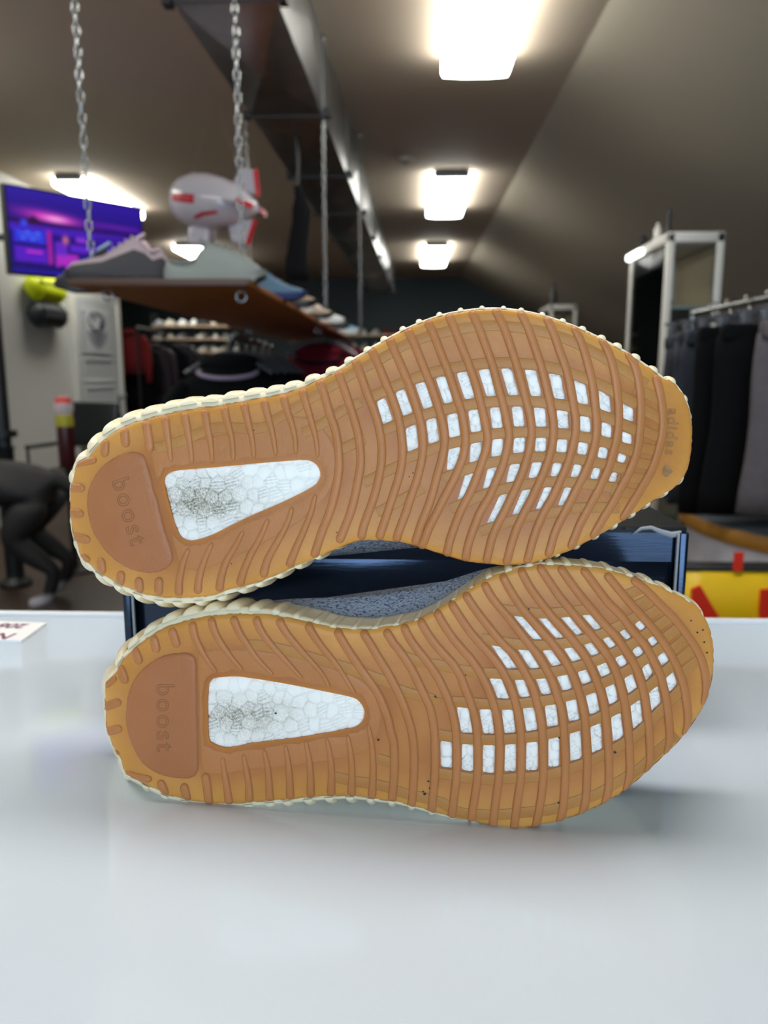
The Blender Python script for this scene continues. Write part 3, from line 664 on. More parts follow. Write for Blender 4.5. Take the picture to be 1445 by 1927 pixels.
lo = make_sneaker('lower sneaker of the stacked pair, lying on the white counter, grey knit behind its arch', .66, R_L, (192, 1330), L_OUT, [q for c in L_COLS for q in c if q is not None], L_HW, L_FR, L_PAD, L_RIB, L_BAR,
    flare=[(194, 1288, 0, 9, 2), (214, 1268, 3, 14, 9), (250, 1220, 7, 16, 10), (315, 1178, 10, 18, 11), (398, 1159, 10, 18, 11), (450, 1154, 9, 16, 10), (501, 1157, 6, 12, 8), (543, 1163, 3, 9, 7), (618, 1180, 1, 8, 5), (699, 1184, 1, 8, 4), (781, 1167, -1, 8, 3), (896, 1099, -1, 8, 3), (947, 1077, 0, 9, 7), (1039, 1061, 0, 9, 6), (1137, 1070, 0, 9, 6), (1243, 1103, 0, 10, 6), (1309, 1139, -1, 8, 4),
           (1346, 1240, -4, 8, 0), (1319, 1342, -4, 8, 0), (1225, 1448, -4, 8, 0), (1102, 1530, -5, 8, 0), (1000, 1560, -5, 8, 0), (896, 1549, -2, 8, 3), (812, 1531, 0, 8, 5), (720, 1509, 1, 9, 7), (616, 1502, 3, 10, 8), (512, 1510, 4, 11, 8), (429, 1516, 5, 11, 8), (346, 1507, 4, 10, 7), (284, 1485, 3, 10, 6), (234, 1456, 0, 9, 3), (199, 1377, -4, 8, 0)],
    letters=[('boost', (297, 1287), (0, 1), (1, 0), 126, 'pad')],
    dirt=((455, 1350), (95, 38), .6), seed=11,
    specks=[(799, 1493, 3.5), (796, 1489, 2), (806, 1470, 2.5), (809, 1483, 2.4), (808, 1496, 2), (1157, 1415, 3), (712, 1392, 2.6), (775, 1270, 2), (898, 1267, 2), (492, 1182, 2), (499, 1188, 1.8), (995, 1146, 2), (989, 1152, 1.5), (999, 1158, 1.5), (1221, 1237, 2.2), (1268, 1248, 2), (519, 1342, 2.3), (876, 1270, 1.5), (1322, 1185, 2), (1312, 1190, 2), (1325, 1208, 2), (1330, 1228, 2.4), (1300, 1168, 1.8), (1051, 1510, 2.2), (1052, 1388, 2), (742, 1488, 1.6)])

# ================================================================== the room
CEIL = CAMZ+1.56
M['ceil'] = mat('ceiling_paint', (190, 174, 154), .75, bump=.05, bscale=30)
M['slope'] = mat('slope_paint', (176, 166, 148), .7)
M['wall'] = mat('wall_paint_white', (204, 202, 194), .6)
M['dark_wall'] = mat('wall_paint_dark_green', (34, 44, 46), .6)
M['floor'] = mat('floor_wood', (66, 40, 16), .4, noise=.8, nscale=3, stretch=(10, .8, 1), rgb2=(46, 28, 14))
M['counter'] = mat('counter_laminate', (203, 211, 221), .09, noise=.12, nscale=9, rgb2=(196, 204, 215), bump=.012, bscale=60, spec=.45)
M['counter_side'] = mat('counter_panel', (190, 190, 190), .5)
M['trim'] = mat('counter_lip', (214, 214, 216), .3)
M['steel'] = mat('galvanised_steel', (150, 152, 152), .28, .9, noise=.5, nscale=7, rgb2=(112, 114, 114))
M['steel_d'] = mat('cleat_steel', (128, 128, 126), .45, .8)
M['chrome'] = mat('bright_chain_steel', (158, 158, 156), .24, 1.0)
M['black'] = mat('black_plastic', (22, 22, 24), .45)
M['black_cloth'] = mat('black_cloth', (11, 11, 13), .9, spec=.15)
M['white'] = mat('white_lacquer', (206, 200, 190), .4)
M['grey'] = mat('grey_paint', (120, 120, 118), .5)
M['lamp'] = mat('lamp_diffuser', (240, 242, 238), .4, emit=(253, 254, 248), estr=LAMP)
M['wood'] = mat('stained_board', (150, 86, 24), .45, noise=.6, nscale=5, stretch=(14, .7, 6), rgb2=(112, 60, 16))
M['ply'] = mat('plywood_edge', (176, 122, 44), .4, noise=.4, nscale=6, stretch=(1, 1, 30), rgb2=(130, 84, 30))
M['beige'] = mat('beige_back_panel', (226, 196, 164), .6)

def slab(name, c, s, m): return tag(box_obj(name, c, s, m), kind='structure')
slab('floor', (-1, 4.5, -.03), (9.6, 18, .06), M['floor'])
slab('ceiling', (-2.38, 4.5, CEIL+.03), (6.44, 18, .06), M['ceil'])
XC, XR = .84, 3.5; ZR = CEIL-.49*(XR-XC)
bm = bmesh.new(); prism(bm, [(XC, CEIL), (XR+.1, ZR-.049), (XR+.1, ZR+.0), (XC, CEIL+.06)], -4.5, 13.5)
bmesh.ops.rotate(bm, cent=(0, 0, 0), matrix=Matrix.Rotation(PI/2, 3, 'X'), verts=bm.verts)
bmesh.ops.scale(bm, vec=(1, -1, 1), verts=bm.verts)
tag(obj('ceiling', bm, M['slope']), kind='structure')
slab('wall_right', (XR+.05, 4.5, ZR/2), (.1, 18, ZR), M['dark_wall'])
slab('wall_back', (-1, 13.55, 1.4), (9.6, .1, 2.8), M['dark_wall'])
slab('wall_left', (-3.3, 2.2, CEIL/2), (.1, 13.2, CEIL), M['wall'])
slab('wall_recess', (-4.45, 8.75, CEIL/2), (2.2, .1, CEIL), M['dark_wall'])
slab('wall_far_left', (-5.6, 11.1, CEIL/2), (.1, 4.8, CEIL), M['dark_wall'])

# counter (white slab with a lip along its far edge)
YC = at_z(722, 1166, 1.0).y
ct = empty('counter', (0, .1, 0), 'white laminate shop counter with scuffed glossy top under the sneakers', 'counter')
box_obj('countertop', (0, (YC-.8)/2-.1, .98), (3.0, YC+.8, .04), M['counter'], ct, .003)
box_obj('edge_lip', (0, YC-.1+.004, .983), (3.0, .010, .040), M['trim'], ct, .003)
box_obj('counter_body', (0, (YC-.8)/2-.1, .48), (2.9, YC+.7, .955), M['counter_side'], ct)

# shoe box behind the sneakers
M['box'] = mat('glossy_dark_blue_card', (54, 64, 80), .13, .9, noise=.4, nscale=30, stretch=(1, 1, 12), rgb2=(44, 53, 68), bump=.03, bscale=60)
M['lid'] = mat('glossy_black_card', (36, 37, 40), .22, .2, bump=.3, bscale=90, stretch=(1, 4, 1))
M['box_in'] = mat('box_card_shadow', (18, 20, 26), .6)
M['card_edge'] = mat('raw_card_edge', (150, 150, 152), .7)
YB = .468
bl = at(239, 1160, YB); br = at(1291, 1000, YB); bt = at(1200, 990, YB).z; bd = .20
sb = empty('shoe_box', ((bl.x+br.x)/2, YB, 1.0), 'dark blue glossy cardboard shoe box standing behind the two sneakers', 'shoe box')
BW = br.x-bl.x; BH = bt-1.0
box_obj('box_body', (0, bd/2, BH/2-.002), (BW-.012, bd, BH-.006), M['box'], sb, .001)
box_obj('lid', (0, bd/2, BH-.002), (BW, bd+.004, .004), M['lid'], sb, .001)
box_obj('lid_lip', (0, -.0007, BH-.012), (BW-.008, .0012, .020), M['box'], sb)
for s in (-1, 1):
    e = box_obj('end_flap', (s*(BW/2-.0025), -.003+bd/2, BH/2-.001), (.005, bd+.006, BH-.004), M['box'], sb, .0008)
    box_obj('flap_edge', (s*(BW/2-.0062), -.0045, BH/2-.001), (.0014, .002, BH-.006), M['card_edge'], sb)
bm = bmesh.new(); pts = [(BW/2-.004-.006*k, -.002-.001*math.sin(k*2.1), BH-.004-.0012*k*math.cos(k)) for k in range(6)]
tube(bm, pts, [.0022, .002, .0018, .0012, .001, .0004], 6); o = obj('torn_corner', bm, M['card_edge'], sb, True); o['label'] = 'crumpled whitish corner'

# handwritten price card on the counter
M['card'] = mat('white_card', (232, 228, 226), .5)
M['pen'] = mat('purple_marker', (120, 60, 92), .6)
cpts = [at_z(x, y, 1.0015) for x, y in ((88, 1173), (40, 1207), (-92, 1203), (-38, 1169))]
cc = sum(cpts, Vector())/4; cc.z = 1.0
card = empty('price_card', cc, 'white price card with purple handwriting at the far left of the counter', 'price card')
bm = bmesh.new(); prism(bm, [((p-cc).x, (p-cc).y) for p in cpts], .0, .0022); obj('card', bm, M['card'], card)
def writing(name, text, p0, along, up, size, m, par, z):
    c = bpy.data.curves.new(name, 'FONT'); c.body = text; c.size = size; c.shear = .25; c.offset = .0004
    t = bpy.data.objects.new(name, c); link(t); me = bpy.data.meshes.new_from_object(t.evaluated_get(bpy.context.evaluated_depsgraph_get()))
    bpy.data.objects.remove(t)
    for v in me.vertices: q = Vector(p0)+Vector(along)*v.co.x+Vector(up)*v.co.y; v.co = (q.x, q.y, z)
    me.materials.clear(); me.materials.append(m); return mesh_obj(name, me, par)
al = (cpts[3]-cpts[0]).normalized(); upv = (cpts[1]-cpts[0]).normalized()
e0 = cpts[0]-cc
writing('handwriting', '206', e0+al*.012+upv*.006, al, upv, .016, M['pen'], card, .0024)
writing('handwriting', 'NEW', e0+al*.010+upv*.030, al, upv, .020, M['pen'], card, .0024)
writing('handwriting', 'OK', e0+al*.052+upv*.010, al, upv, .016, M['pen'], card, .0024)
writing('handwriting', 'B4', e0+al*.050+upv*.028, al, upv, .020, M['pen'], card, .0024)

# ------------------------------------------------------------------ ceiling lights
def ceiling_light(x, y0, y1, wd, label, rz=0):
    L = y1-y0; t = empty('ceiling_light', (x, (y0+y1)/2, CEIL), label, 'ceiling light', 'wraparound ceiling lights', (0, 0, rz))
    box_obj('base_pan', (0, 0, -.012), (wd*.8, L, .024), M['grey'], t)
    prof = [(-wd/2, -.024), (-wd/2, -.075), (-wd*.47, -.092), (-wd*.2, -.098), (wd*.2, -.098), (wd*.47, -.092), (wd/2, -.075), (wd/2, -.024)]
    bm = bmesh.new(); loft(bm, [[(px, yy, pz) for px, pz in prof] for yy in (-L/2+.01, L/2-.01)]); obj('diffuser', bm, M['lamp'], t, angle=40)
    for s in (-1, 1): box_obj('end_cap', (0, s*(L/2), -.03), (wd*.82, .022, .05), M['grey'], t, .004)
    return t
ceiling_light(.32, 2.85, 4.25, .34, 'bright wraparound ceiling light nearest the counter, cut by the top of the photo')
ceiling_light(.32, 6.45, 7.85, .34, 'bright wraparound ceiling light, second along the ridge row')
ceiling_light(.32, 9.85, 11.4, .34, 'bright wraparound ceiling light farthest away, by the dark back wall')
ceiling_light(-2.74, 6.45, 7.85, .27, 'ceiling light behind the television')
ceiling_light(-2.74, 9.75, 11.2, .34, 'ceiling light behind the pale clog on the hanging shelf')
ceiling_light(.13, .08, 1.48, .34, 'ceiling light right above the counter', PI/2)
ceiling_light(-1.5, .08, 1.48, .34, 'ceiling light above the left end of the counter', PI/2)  # added out of view to brighten the counter
ceiling_light(-2.74, 2.85, 4.25, .34, 'ceiling light left of the counter, outside the photo')

sd = empty('smoke_detector', at_z(763, 297, CEIL), 'small round smoke detector on the ceiling between the first two lights', 'smoke detector')
bm = bmesh.new(); lathe(bm, [(0, -.035), (.05, -.035), (.062, -.02), (.066, 0), (0, 0)]); obj('housing', bm, M['ceil'], sd, angle=40)
bm = bmesh.new(); lathe(bm, [(0, -.04), (.022, -.04), (.026, -.034), (0, -.034)], n=14); obj('sensor_cap', bm, M['grey'], sd, angle=40)

# ------------------------------------------------------------------ ventilation duct under the ceiling
du = empty('ventilation_duct', (-.615, 2.79, CEIL-.36), 'long galvanised steel air duct hanging below the ceiling', 'air duct', rot=(0, 0, -math.radians(1.1)))
DW, DH, SL = .345, .36, 1.16
for k in range(-2, 8):
    y0, y1 = k*SL, (k+1)*SL-.02; bm = bmesh.new(); a = .014
    P = {}
    for nm, (x, y, z) in dict(a=(-DW/2, y0, 0), b=(DW/2, y0, 0), c=(DW/2, y0, DH), d=(-DW/2, y0, DH), e=(-DW/2, y1, 0), f=(DW/2, y1, 0), g=(DW/2, y1, DH), h=(-DW/2, y1, DH)).items(): P[nm] = bm.verts.new((x, y, z))
    ym = (y0+y1)/2; a = .026
    for q, apex in (('abfe', (0, ym, -a)), ('bcgf', (DW/2+a, ym, DH/2)), ('dhea', (-DW/2-a, ym, DH/2)), ('cdhg', (0, ym, DH+.0))):
        v = bm.verts.new(apex); q = [P[i] for i in q]
        for i in range(4): bm.faces.new((q[i], q[(i+1) % 4], v))
    obj('duct_section', bm, M['steel'], du)
    bm = bmesh.new()
    for c, s in (((0, y1+.01, -.0005), (DW+.002, .008, .003)), ((DW/2+.003, y1+.01, DH/2), (.007, .022, DH)), ((-DW/2-.003, y1+.01, DH/2), (.007, .022, DH))): bx(bm, c, s)
    obj('joint_cleat', bm, M['steel_d'], du)
    for s in (-1, 1): box_obj('hanger_clip', (s*(DW/2+.02), y1+.01, .01), (.03, .05, .04), M['black'], du)

# ------------------------------------------------------------------ chains and the hanging shelf
YS0 = 2.0; ZS = at(300, 538, YS0).z
p = at(130, 538, YS0); q = at(468, 530, YS0); SX0, SX1 = p.x, q.x; YS1 = 5.6
shf = empty('hanging_shelf', ((SX0+SX1)/2, (YS0+YS1)/2, ZS), 'long stained wooden shelf hung on chains above the clothes racks', 'shelf')
box_obj('board', (0, 0, .008), (SX1-SX0, YS1-YS0, .016), M['wood'], shf, .003)
box_obj('edge_strip', (0, -(YS1-YS0)/2-.004, .008), (SX1-SX0, .008, .018), mat('dark_stained_edge', (64, 36, 14), .5), shf, .002)
for x, y in ((SX0+.06, YS0+.1), (SX1-.05, YS0+.14), (SX1-.05, 3.9), (SX0+.06, 3.9), (SX1-.05, 5.4), (SX0+.06, 5.4)):
    bm = bmesh.new(); tube(bm, [(x-(SX0+SX1)/2+.014*math.cos(a), y-(YS0+YS1)/2, -.014+.014*math.sin(a)) for a in np.linspace(0, 2*PI, 13)[:-1]], .003, 6, True); obj('screw_eye', bm, M['chrome'], shf, True)
def link_mesh(L, wd, r):
    bm = bmesh.new(); pts = []; R = wd/2-r; h = L/2-r-R
    for k in range(8): a = PI*k/7; pts.append((R*math.cos(a), 0, h+R*math.sin(a)))
    for k in range(8): a = PI+PI*k/7; pts.append((R*math.cos(a), 0, -h+R*math.sin(a)))
    tube(bm, pts, r, 6, True); me = bpy.data.meshes.new('chain_link'); bmesh.ops.recalc_face_normals(bm, faces=bm.faces); bm.to_mesh(me); bm.free()
    me.polygons.foreach_set('use_smooth', [True]*len(me.polygons)); me.materials.append(M['chrome']); return me
LM = link_mesh(.033, .0195, .0027)
def chain(x, y, z0, z1, label):
    t = empty('chain', (x, y, z1), label, 'chain', 'chains that carry the hanging shelf')
    n = int((z1-z0)/.0262)
    for k in range(n):
        o = mesh_obj('chain_link', LM, t); o.location = (rnd.uniform(-.0012, .0012), rnd.uniform(-.001, .001), -.02-k*(z1-z0-.04)/(n-1)); o.rotation_euler = (0, rnd.uniform(-.06, .06), (PI/2)*(k % 2)+.5+rnd.uniform(-.2, .2))
    bm = bmesh.new(); lathe(bm, [(0, 0), (.022, 0), (.02, -.012), (.006, -.016), (0, -.016)], n=12); obj('ceiling_hook', bm, M['chrome'], t, True)
    return t
ZT = ZS+.016
c1 = at(172, 490, YS0+.12); c2 = at(457, 500, YS0+.14)
chain(c1.x, YS0+.12, ZT, CEIL, 'steel link chain at the near left corner of the hanging shelf')
chain(c2.x, YS0+.14, ZT, CEIL, 'steel link chain at the near right corner of the hanging shelf, crossing the blimp')
c3 = at(619, 500, 4.0); chain(SX1-.02, 4.0, ZT, CEIL, 'steel link chain at the middle right of the hanging shelf, beside the duct')
chain(at(468, 400, 4.0).x, 4.0, ZT, CEIL, 'steel link chain behind the near right one, at the shelf middle')
chain(at(678, 540, 5.5).x, 5.5, ZT, CEIL, 'thin looking chain farthest from the counter, hanging beside the duct')

# ------------------------------------------------------------------ a generic sneaker for display
def sec(L, rows, n=12):
    R = []
    for x, wd, z0, h in rows:
        a = np.linspace(0, PI, n); ring = [(x*L, wd*L*math.cos(t)*(1 if abs(math.cos(t)) < .95 else .97), (z0+h*math.sin(t)**.8)*L) for t in a]
        R.append(ring)
    return R
UPROWS = [(-.485, .06, .06, .14), (-.47, .10, .06, .23), (-.40, .125, .06, .25), (-.28, .13, .06, .19), (-.18, .13, .06, .20), (-.07, .13, .06, .29), (.02, .14, .06, .255), (.12, .155, .06, .18), (.24, .17, .06, .12), (.35, .165, .06, .09), (.44, .13, .06, .065), (.485, .07, .06, .03)]
SOLEO = [(-.5, .05), (-.46, .11), (-.36, .14), (-.15, .135), (.02, .14), (.2, .175), (.34, .17), (.44, .13), (.5, .05), (.5, -.05), (.44, -.13), (.34, -.17), (.2, -.175), (.02, -.14), (-.15, -.135), (-.36, -.14), (-.46, -.11), (-.5, -.05)]
def flat(name, rgb): 
    if name not in M: M[name] = mat(name, rgb, .7, bump=.1, bscale=300)
    return M[name]
SNEAKROWS = [(-.495, .07, .06, .20), (-.43, .12, .06, .30), (-.34, .13, .06, .25), (-.27, .13, .06, .35), (-.17, .135, .06, .40), (-.03, .14, .06, .31), (.13, .16, .06, .20), (.30, .165, .06, .16), (.42, .14, .06, .13), (.485, .08, .06, .05)]
CLOGROWS = [(-.495, .07, .05, .10), (-.46, .11, .05, .17), (-.40, .13, .05, .14), (-.30, .13, .05, .12), (-.17, .135, .05, .14), (-.09, .14, .05, .28), (-.03, .14, .05, .31), (.08, .15, .05, .28), (.20, .165, .05, .24), (.33, .165, .05, .17), (.44, .12, .05, .09), (.49, .07, .05, .03)]
def shelf_shoe(label, loc, rz, L, sole, upper, accent, tall=1.0, group=None, name='display_shoe', teeth=False, stripe=None, guard=None, UPROWS=UPROWS, col=(-.27, .15)):
    t = empty(name, loc, label, 'shoe', group, (0, 0, rz))
    bm = bmesh.new(); o2 = catmull(np.array(SOLEO)*L, 3, True); prism(bm, [tuple(p) for p in o2], .0, .075*L)
    for v in bm.verts:
        u = v.co.x/L; v.co.z += max(0, u-.3)**2*1.4*L*(1 if v.co.z < .04*L else .7)
    obj('sole', bm, sole, t, angle=40)
    bm = bmesh.new(); loft(bm, [[(x, y, z*(tall if z > .08*L else 1)) for x, y, z in r] for r in sec(L, UPROWS)]); obj('upper', bm, upper, t, angle=60)
    bm = bmesh.new(); tube(bm, [((col[0]+col[1]*math.cos(a))*L, .085*L*math.sin(a), np.interp(col[0]+col[1]*math.cos(a), [r[0] for r in UPROWS], [r[2]+r[3] for r in UPROWS])*L*tall*.985) for a in np.linspace(0, 2*PI, 17)[:-1]], .022*L, 6, True); obj('collar', bm, accent, t, True)
    bm = bmesh.new(); bx(bm, ((col[0]+col[1]+.05)*L, 0, (np.interp(col[0]+col[1]+.05, [r[0] for r in UPROWS], [r[2]+r[3] for r in UPROWS])+.0)*L*tall), (.17*L, .10*L, .03*L), (0, .55, 0), .008*L); obj('tongue', bm, accent, t, angle=40)
    bm = bmesh.new()
    for k in range(4):
        x = (col[0]+col[1]+.10+k*.06)*L; zz = np.interp(x/L, [r[0] for r in UPROWS], [r[2]+r[3] for r in UPROWS])*L*tall+.004*L
        tube(bm, [(x, -.07*L, zz-.02*L), (x+.01*L, 0, zz+.006*L), (x, .07*L, zz-.02*L)], .008*L, 5)
    obj('laces', bm, accent, t, True)
    if stripe is not None:
        bm = bmesh.new()
        for s in (-1, 1):
            pts = [(x*L, s*(wd*.985+.004)*L, (z0+h*.30)*L*tall) for x, wd, z0, h in UPROWS[1:8]]; tube(bm, pts, [.03*L, .05*L, .055*L, .055*L, .05*L, .045*L, .03*L], 6)
        obj('side_panel', bm, stripe, t, True)
    if guard is not None:
        for s in (0, 1):
            R = []
            for x, wd, z0, h in UPROWS:
                a = np.linspace(0, .62, 6) if s == 0 else np.linspace(PI, PI-.62, 6)
                R.append([(x*L*1.012, wd*L*1.03*math.cos(t_), (z0+h*math.sin(t_)**.8)*L*(tall if z0+h*math.sin(t_)**.8 > .08 else 1)) for t_ in a])
            bm = bmesh.new(); loft(bm, R, cap=False, close=False); obj('mudguard', bm, guard, t, True)
    if teeth:
        for k in range(13): box_obj('sole_tooth', ((-.44+k*.073)*L, -.15*L, .012*L), (.04*L, .05*L, .03*L), sole, t, .004*L)
    return t
Z0 = ZT+.001
def on_shelf(px, Y): v = at(px, 520, Y); return (v.x, Y, Z0)
SG = 'sneakers on the hanging shelf'
a = shelf_shoe('pink and grey sneaker with black sole at the near left corner of the hanging shelf', on_shelf(222, YS0+.10), PI+.28, .265, flat('black_sole', (24, 22, 24)), flat('pink_grey_mesh', (150, 132, 134)), flat('dusty_pink', (186, 160, 162)), 1.0, SG, guard=flat('charcoal_mesh', (42, 39, 41)), UPROWS=SNEAKROWS, col=(-.335, .075))
a = shelf_shoe('pale grey moulded clog with toothed sole on the near end of the hanging shelf', on_shelf(405, YS0+.10), -.12, .275, flat('pale_grey', (118, 122, 116)), flat('pale_grey', (118, 122, 116)), flat('pale_grey2', (100, 104, 98)), 1.05, SG, teeth=True, UPROWS=CLOGROWS, col=(-.28, .17))
a = shelf_shoe('black sneaker with pale blue collar behind the pink and grey one', on_shelf(188, YS0+.32), PI+.1, .26, M['black'], flat('black_mesh', (26, 26, 30)), flat('ice_blue', (150, 170, 190)), 1.4, SG)
def edge_shoe(Y, label, s, u, ac, dx=.0, rz=.1, L=.25, tall=1.05):
    return shelf_shoe(label, (SX1-.055+dx, Y+.12, Z0), rz, L, s, u, ac, tall, SG, stripe=None)
edge_shoe(2.45, 'blue sneaker heading the row along the right shelf edge', flat('navy', (26, 38, 92)), flat('steel_blue', (74, 104, 128)), flat('navy', (26, 38, 92)))
edge_shoe(2.75, 'tan sneaker with dark sole next to the blue one', M['black'], flat('tan', (150, 126, 102)), flat('white_knit', (200, 200, 200)))
edge_shoe(3.05, 'red and white sneaker in the shelf row before the chain', flat('white_sole', (206, 202, 196)), flat('red_leather', (168, 40, 32)), flat('white_knit', (200, 200, 200)), -.05, .5)
edge_shoe(3.35, 'beige sneaker with pale blue toe on the shelf row', M['black'], flat('beige_mesh', (160, 140, 118)), flat('ice_blue', (150, 170, 190)))
edge_shoe(3.68, 'white sneaker with orange collar near the shelf chain', flat('white_sole', (206, 202, 196)), flat('white_knit', (200, 200, 200)), flat('orange_trim', (206, 120, 80)), .02, .3)
edge_shoe(4.25, 'black sneaker with crimson heel past the shelf chain', M['black'], flat('black_mesh', (26, 26, 30)), flat('crimson', (140, 20, 34)), 0, .1)
edge_shoe(4.6, 'light blue and white sneaker toward the far end of the shelf', flat('white_sole', (206, 202, 196)), flat('light_blue', (110, 170, 196)), flat('white_knit', (200, 200, 200)), .03, .2)
edge_shoe(4.95, 'dark sneaker with white collar at the far end of the shelf', flat('white_sole', (206, 202, 196)), flat('black_mesh', (26, 26, 30)), flat('white_knit', (200, 200, 200)), 0, .0)

# ------------------------------------------------------------------ inflatable blimp
M['vinyl'] = mat('white_vinyl', (176, 168, 172), .16, spec=.6, sss=.2, sss_r=(.02, .02, .02))
M['red_vinyl'] = mat('red_vinyl', (172, 30, 40), .25)
BY = 3.75; bc = at(405, 382, BY); sc = BY/1450
blp = empty('inflatable_blimp', bc, 'white inflatable toy blimp with red trim hanging below the ceiling', 'blimp', rot=(0, math.radians(9), math.radians(-12)))
Lb = 170*sc; bm = bmesh.new()
prof = [(-.5, 0), (-.49, .09), (-.45, .17), (-.37, .235), (-.25, .275), (-.1, .285), (.06, .265), (.22, .22), (.36, .15), (.46, .07), (.5, 0)]
lathe(bm, [(r*Lb*.98, x*Lb) for x, r in prof], n=28); bmesh.ops.rotate(bm, cent=(0, 0, 0), matrix=Matrix.Rotation(PI/2, 3, 'Y'), verts=bm.verts)
obj('hull', bm, M['vinyl'], blp, True)
bm = bmesh.new(); bx(bm, (-.12*Lb, 0, -.36*Lb), (.26*Lb, .17*Lb, .20*Lb), None, .045*Lb, 3); obj('gondola', bm, M['vinyl'], blp, angle=60)
for k, (ang, nm) in enumerate(((PI/2, 'fin'), (-PI/2, 'fin'), (0, 'fin'), (PI, 'fin'))):
    bm = bmesh.new(); fin = [(.16, .17), (.24, .37), (.42, .37), (.47, .12)]
    prism(bm, [(x*Lb, z*Lb) for x, z in fin], -.022*Lb, .022*Lb); bmesh.ops.bevel(bm, geom=list(bm.edges), offset=.016*Lb, segments=2, affect='EDGES')
    bmesh.ops.rotate(bm, cent=(0, 0, 0), matrix=Matrix.Rotation(ang, 3, 'X'), verts=bm.verts); f = obj('fin', bm, M['vinyl'], blp, angle=60)
    bm = bmesh.new(); prism(bm, [(x*Lb, z*Lb) for x, z in [(.40, .355), (.425, .385), (.485, .12), (.46, .11)]], -.028*Lb, .028*Lb)
    bmesh.ops.rotate(bm, cent=(0, 0, 0), matrix=Matrix.Rotation(ang, 3, 'X'), verts=bm.verts); obj('fin_edge', bm, M['red_vinyl'], f)
def hull_patch(name, quad, m, off):
    vs = []; fs = []; n = 9; q = np.array(quad)
    for i in range(n):
        for j in range(5):
            u, v = i/(n-1), j/4; x, a = (q[0]*(1-u)+q[1]*u)*(1-v)+(q[3]*(1-u)+q[2]*u)*v
            r = np.interp(x, [p[0] for p in prof], [p[1] for p in prof])*.98*Lb+off; vs.append((x*Lb, -r*math.cos(a), r*math.sin(a)))
    for i in range(n-1):
        for j in range(4): fs.append((i*5+j, i*5+j+1, i*5+j+6, i*5+j+5))
    return from_data(name, vs, fs, m, blp, True)
hull_patch('logo_box', [(-.37, .06), (-.10, .06), (-.10, -.26), (-.37, -.26)], M['red_vinyl'], .0025)
M['logo_text'] = mat('faded_logo_letters', (196, 90, 96), .4)
for k in range(7): x = -.335+k*.028; hull_patch('logo_letter', [(x, -.06), (x+.016, -.06), (x+.016, -.16), (x, -.16)], M['logo_text'], .004)
hull_patch('swoosh_stripe', [(-.12, -.72), (-.02, -.52), (-.0, -.66), (-.11, -.84)], M['red_vinyl'], .0025)
hull_patch('swoosh_stripe', [(-.02, -.52), (.14, -.42), (.14, -.56), (-.0, -.66)], M['red_vinyl'], .0025)
M['string'] = mat('clear_string', (150, 140, 128), .5)
hk = at_z(407, 181, CEIL)-bc; Ri = blp.rotation_euler.to_matrix().inverted()
for tx in (-.30, .26): tube_obj('string', [Ri @ hk, (tx*Lb, 0, .26*Lb)], .0016, M['string'], blp, 5)

# black apron hanging from the duct
ap = at(562, 440, 4.2); apn = empty('hanging_apron', (ap.x, 4.2, 2.39), 'narrow black cloth strap garment hanging from the duct behind the blimp', 'apron')
zt = at(558, 350, 4.2).z-2.39; zb = at(565, 528, 4.2).z-2.39
bm = bmesh.new(); R = []
for u in np.linspace(0, 1, 9):
    z = zt*(1-u)+zb*u; hw = np.interp(u, [0, .18, .25, .4, 1], [.022, .03, .05, .045, .062]); th = .02
    R.append([(hw*math.cos(a)*(1+.12*math.sin(3*a+u*5))+.012*math.sin(u*6), th*math.sin(a), z) for a in np.linspace(0, 2*PI, 15)[:-1]])
loft(bm, R); obj('cloth', bm, M['black_cloth'], apn, True)
tube_obj('hanging_loop', [(0, 0, zt-.01), (.004, 0, zt/2), (0, 0, .02)], .008, M['black'], apn)

# ------------------------------------------------------------------ television
tA = at(5, 342, 4.3); tB = at(268, 390, 4.95); tw = (tB-tA); tw.z = 0; TWd = tw.length; zt_ = (tA.z+tB.z)/2; zb_ = (at(5, 517, 4.3).z+at(268, 537, 4.95).z)/2
TH = zt_-zb_; tc = (tA+tB)/2
tv = empty('television', (tc.x, tc.y, (zt_+zb_)/2), 'wall mounted television showing a purple pixel art room above the lime bag', 'television', rot=(0, 0, math.atan2(tw.y, tw.x)))
box_obj('housing', (0, .03, 0), (TWd, .05, TH), M['black'], tv, .006)
nx, ny = 128, 72; X, Y = np.meshgrid(np.linspace(0, 1, nx), np.linspace(0, 1, ny))
C = np.zeros((ny, nx, 3))
def mixc(mask, rgb, k=1.0):
    m = (mask*k)[..., None]; C[:] = C*(1-m)+np.array(rgb)/255*m
C[:] = np.array((34, 14, 120))/255
mixc(np.clip(1-Y/.3, 0, 1), (44, 20, 150)); mixc(np.exp(-((X-.30)/.22)**2-((Y-.30+(X-.3)*-.10)/.07)**2), (226, 60, 190), .95)
mixc(np.exp(-((X-.33)/.09)**2-((Y-.31)/.035)**2), (246, 170, 220), .9); mixc(np.exp(-((X-.8)/.25)**2-((Y-.30)/.03)**2), (120, 30, 170), .7)
mixc((Y > .36) & (Y < .42+.03*np.sin(X*22)), (40, 12, 84), .8); mixc((np.abs(X-.17) < .07) & (Y > .30+np.abs(X-.17)*1.2) & (Y < .45), (46, 14, 60), .9)
mixc((Y > .42) & (Y < .5), (66, 26, 170)); mixc((X > .03) & (X < .25) & (Y > .47) & (Y < .64), (48, 44, 200)); mixc((X > .06) & (X < .22) & (Y > .50) & (Y < .60) & (np.sin(X*90)*np.sin(Y*120) > .1), (70, 110, 240))
mixc((X > .08) & (X < .12) & (Y > .37) & (Y < .45), (50, 70, 220)); mixc((X > .03) & (X < .27) & (Y > .645) & (Y < .665), (20, 8, 70)); mixc((X > .255) & (X < .29) & (Y > .46) & (Y < .88), (150, 30, 150))
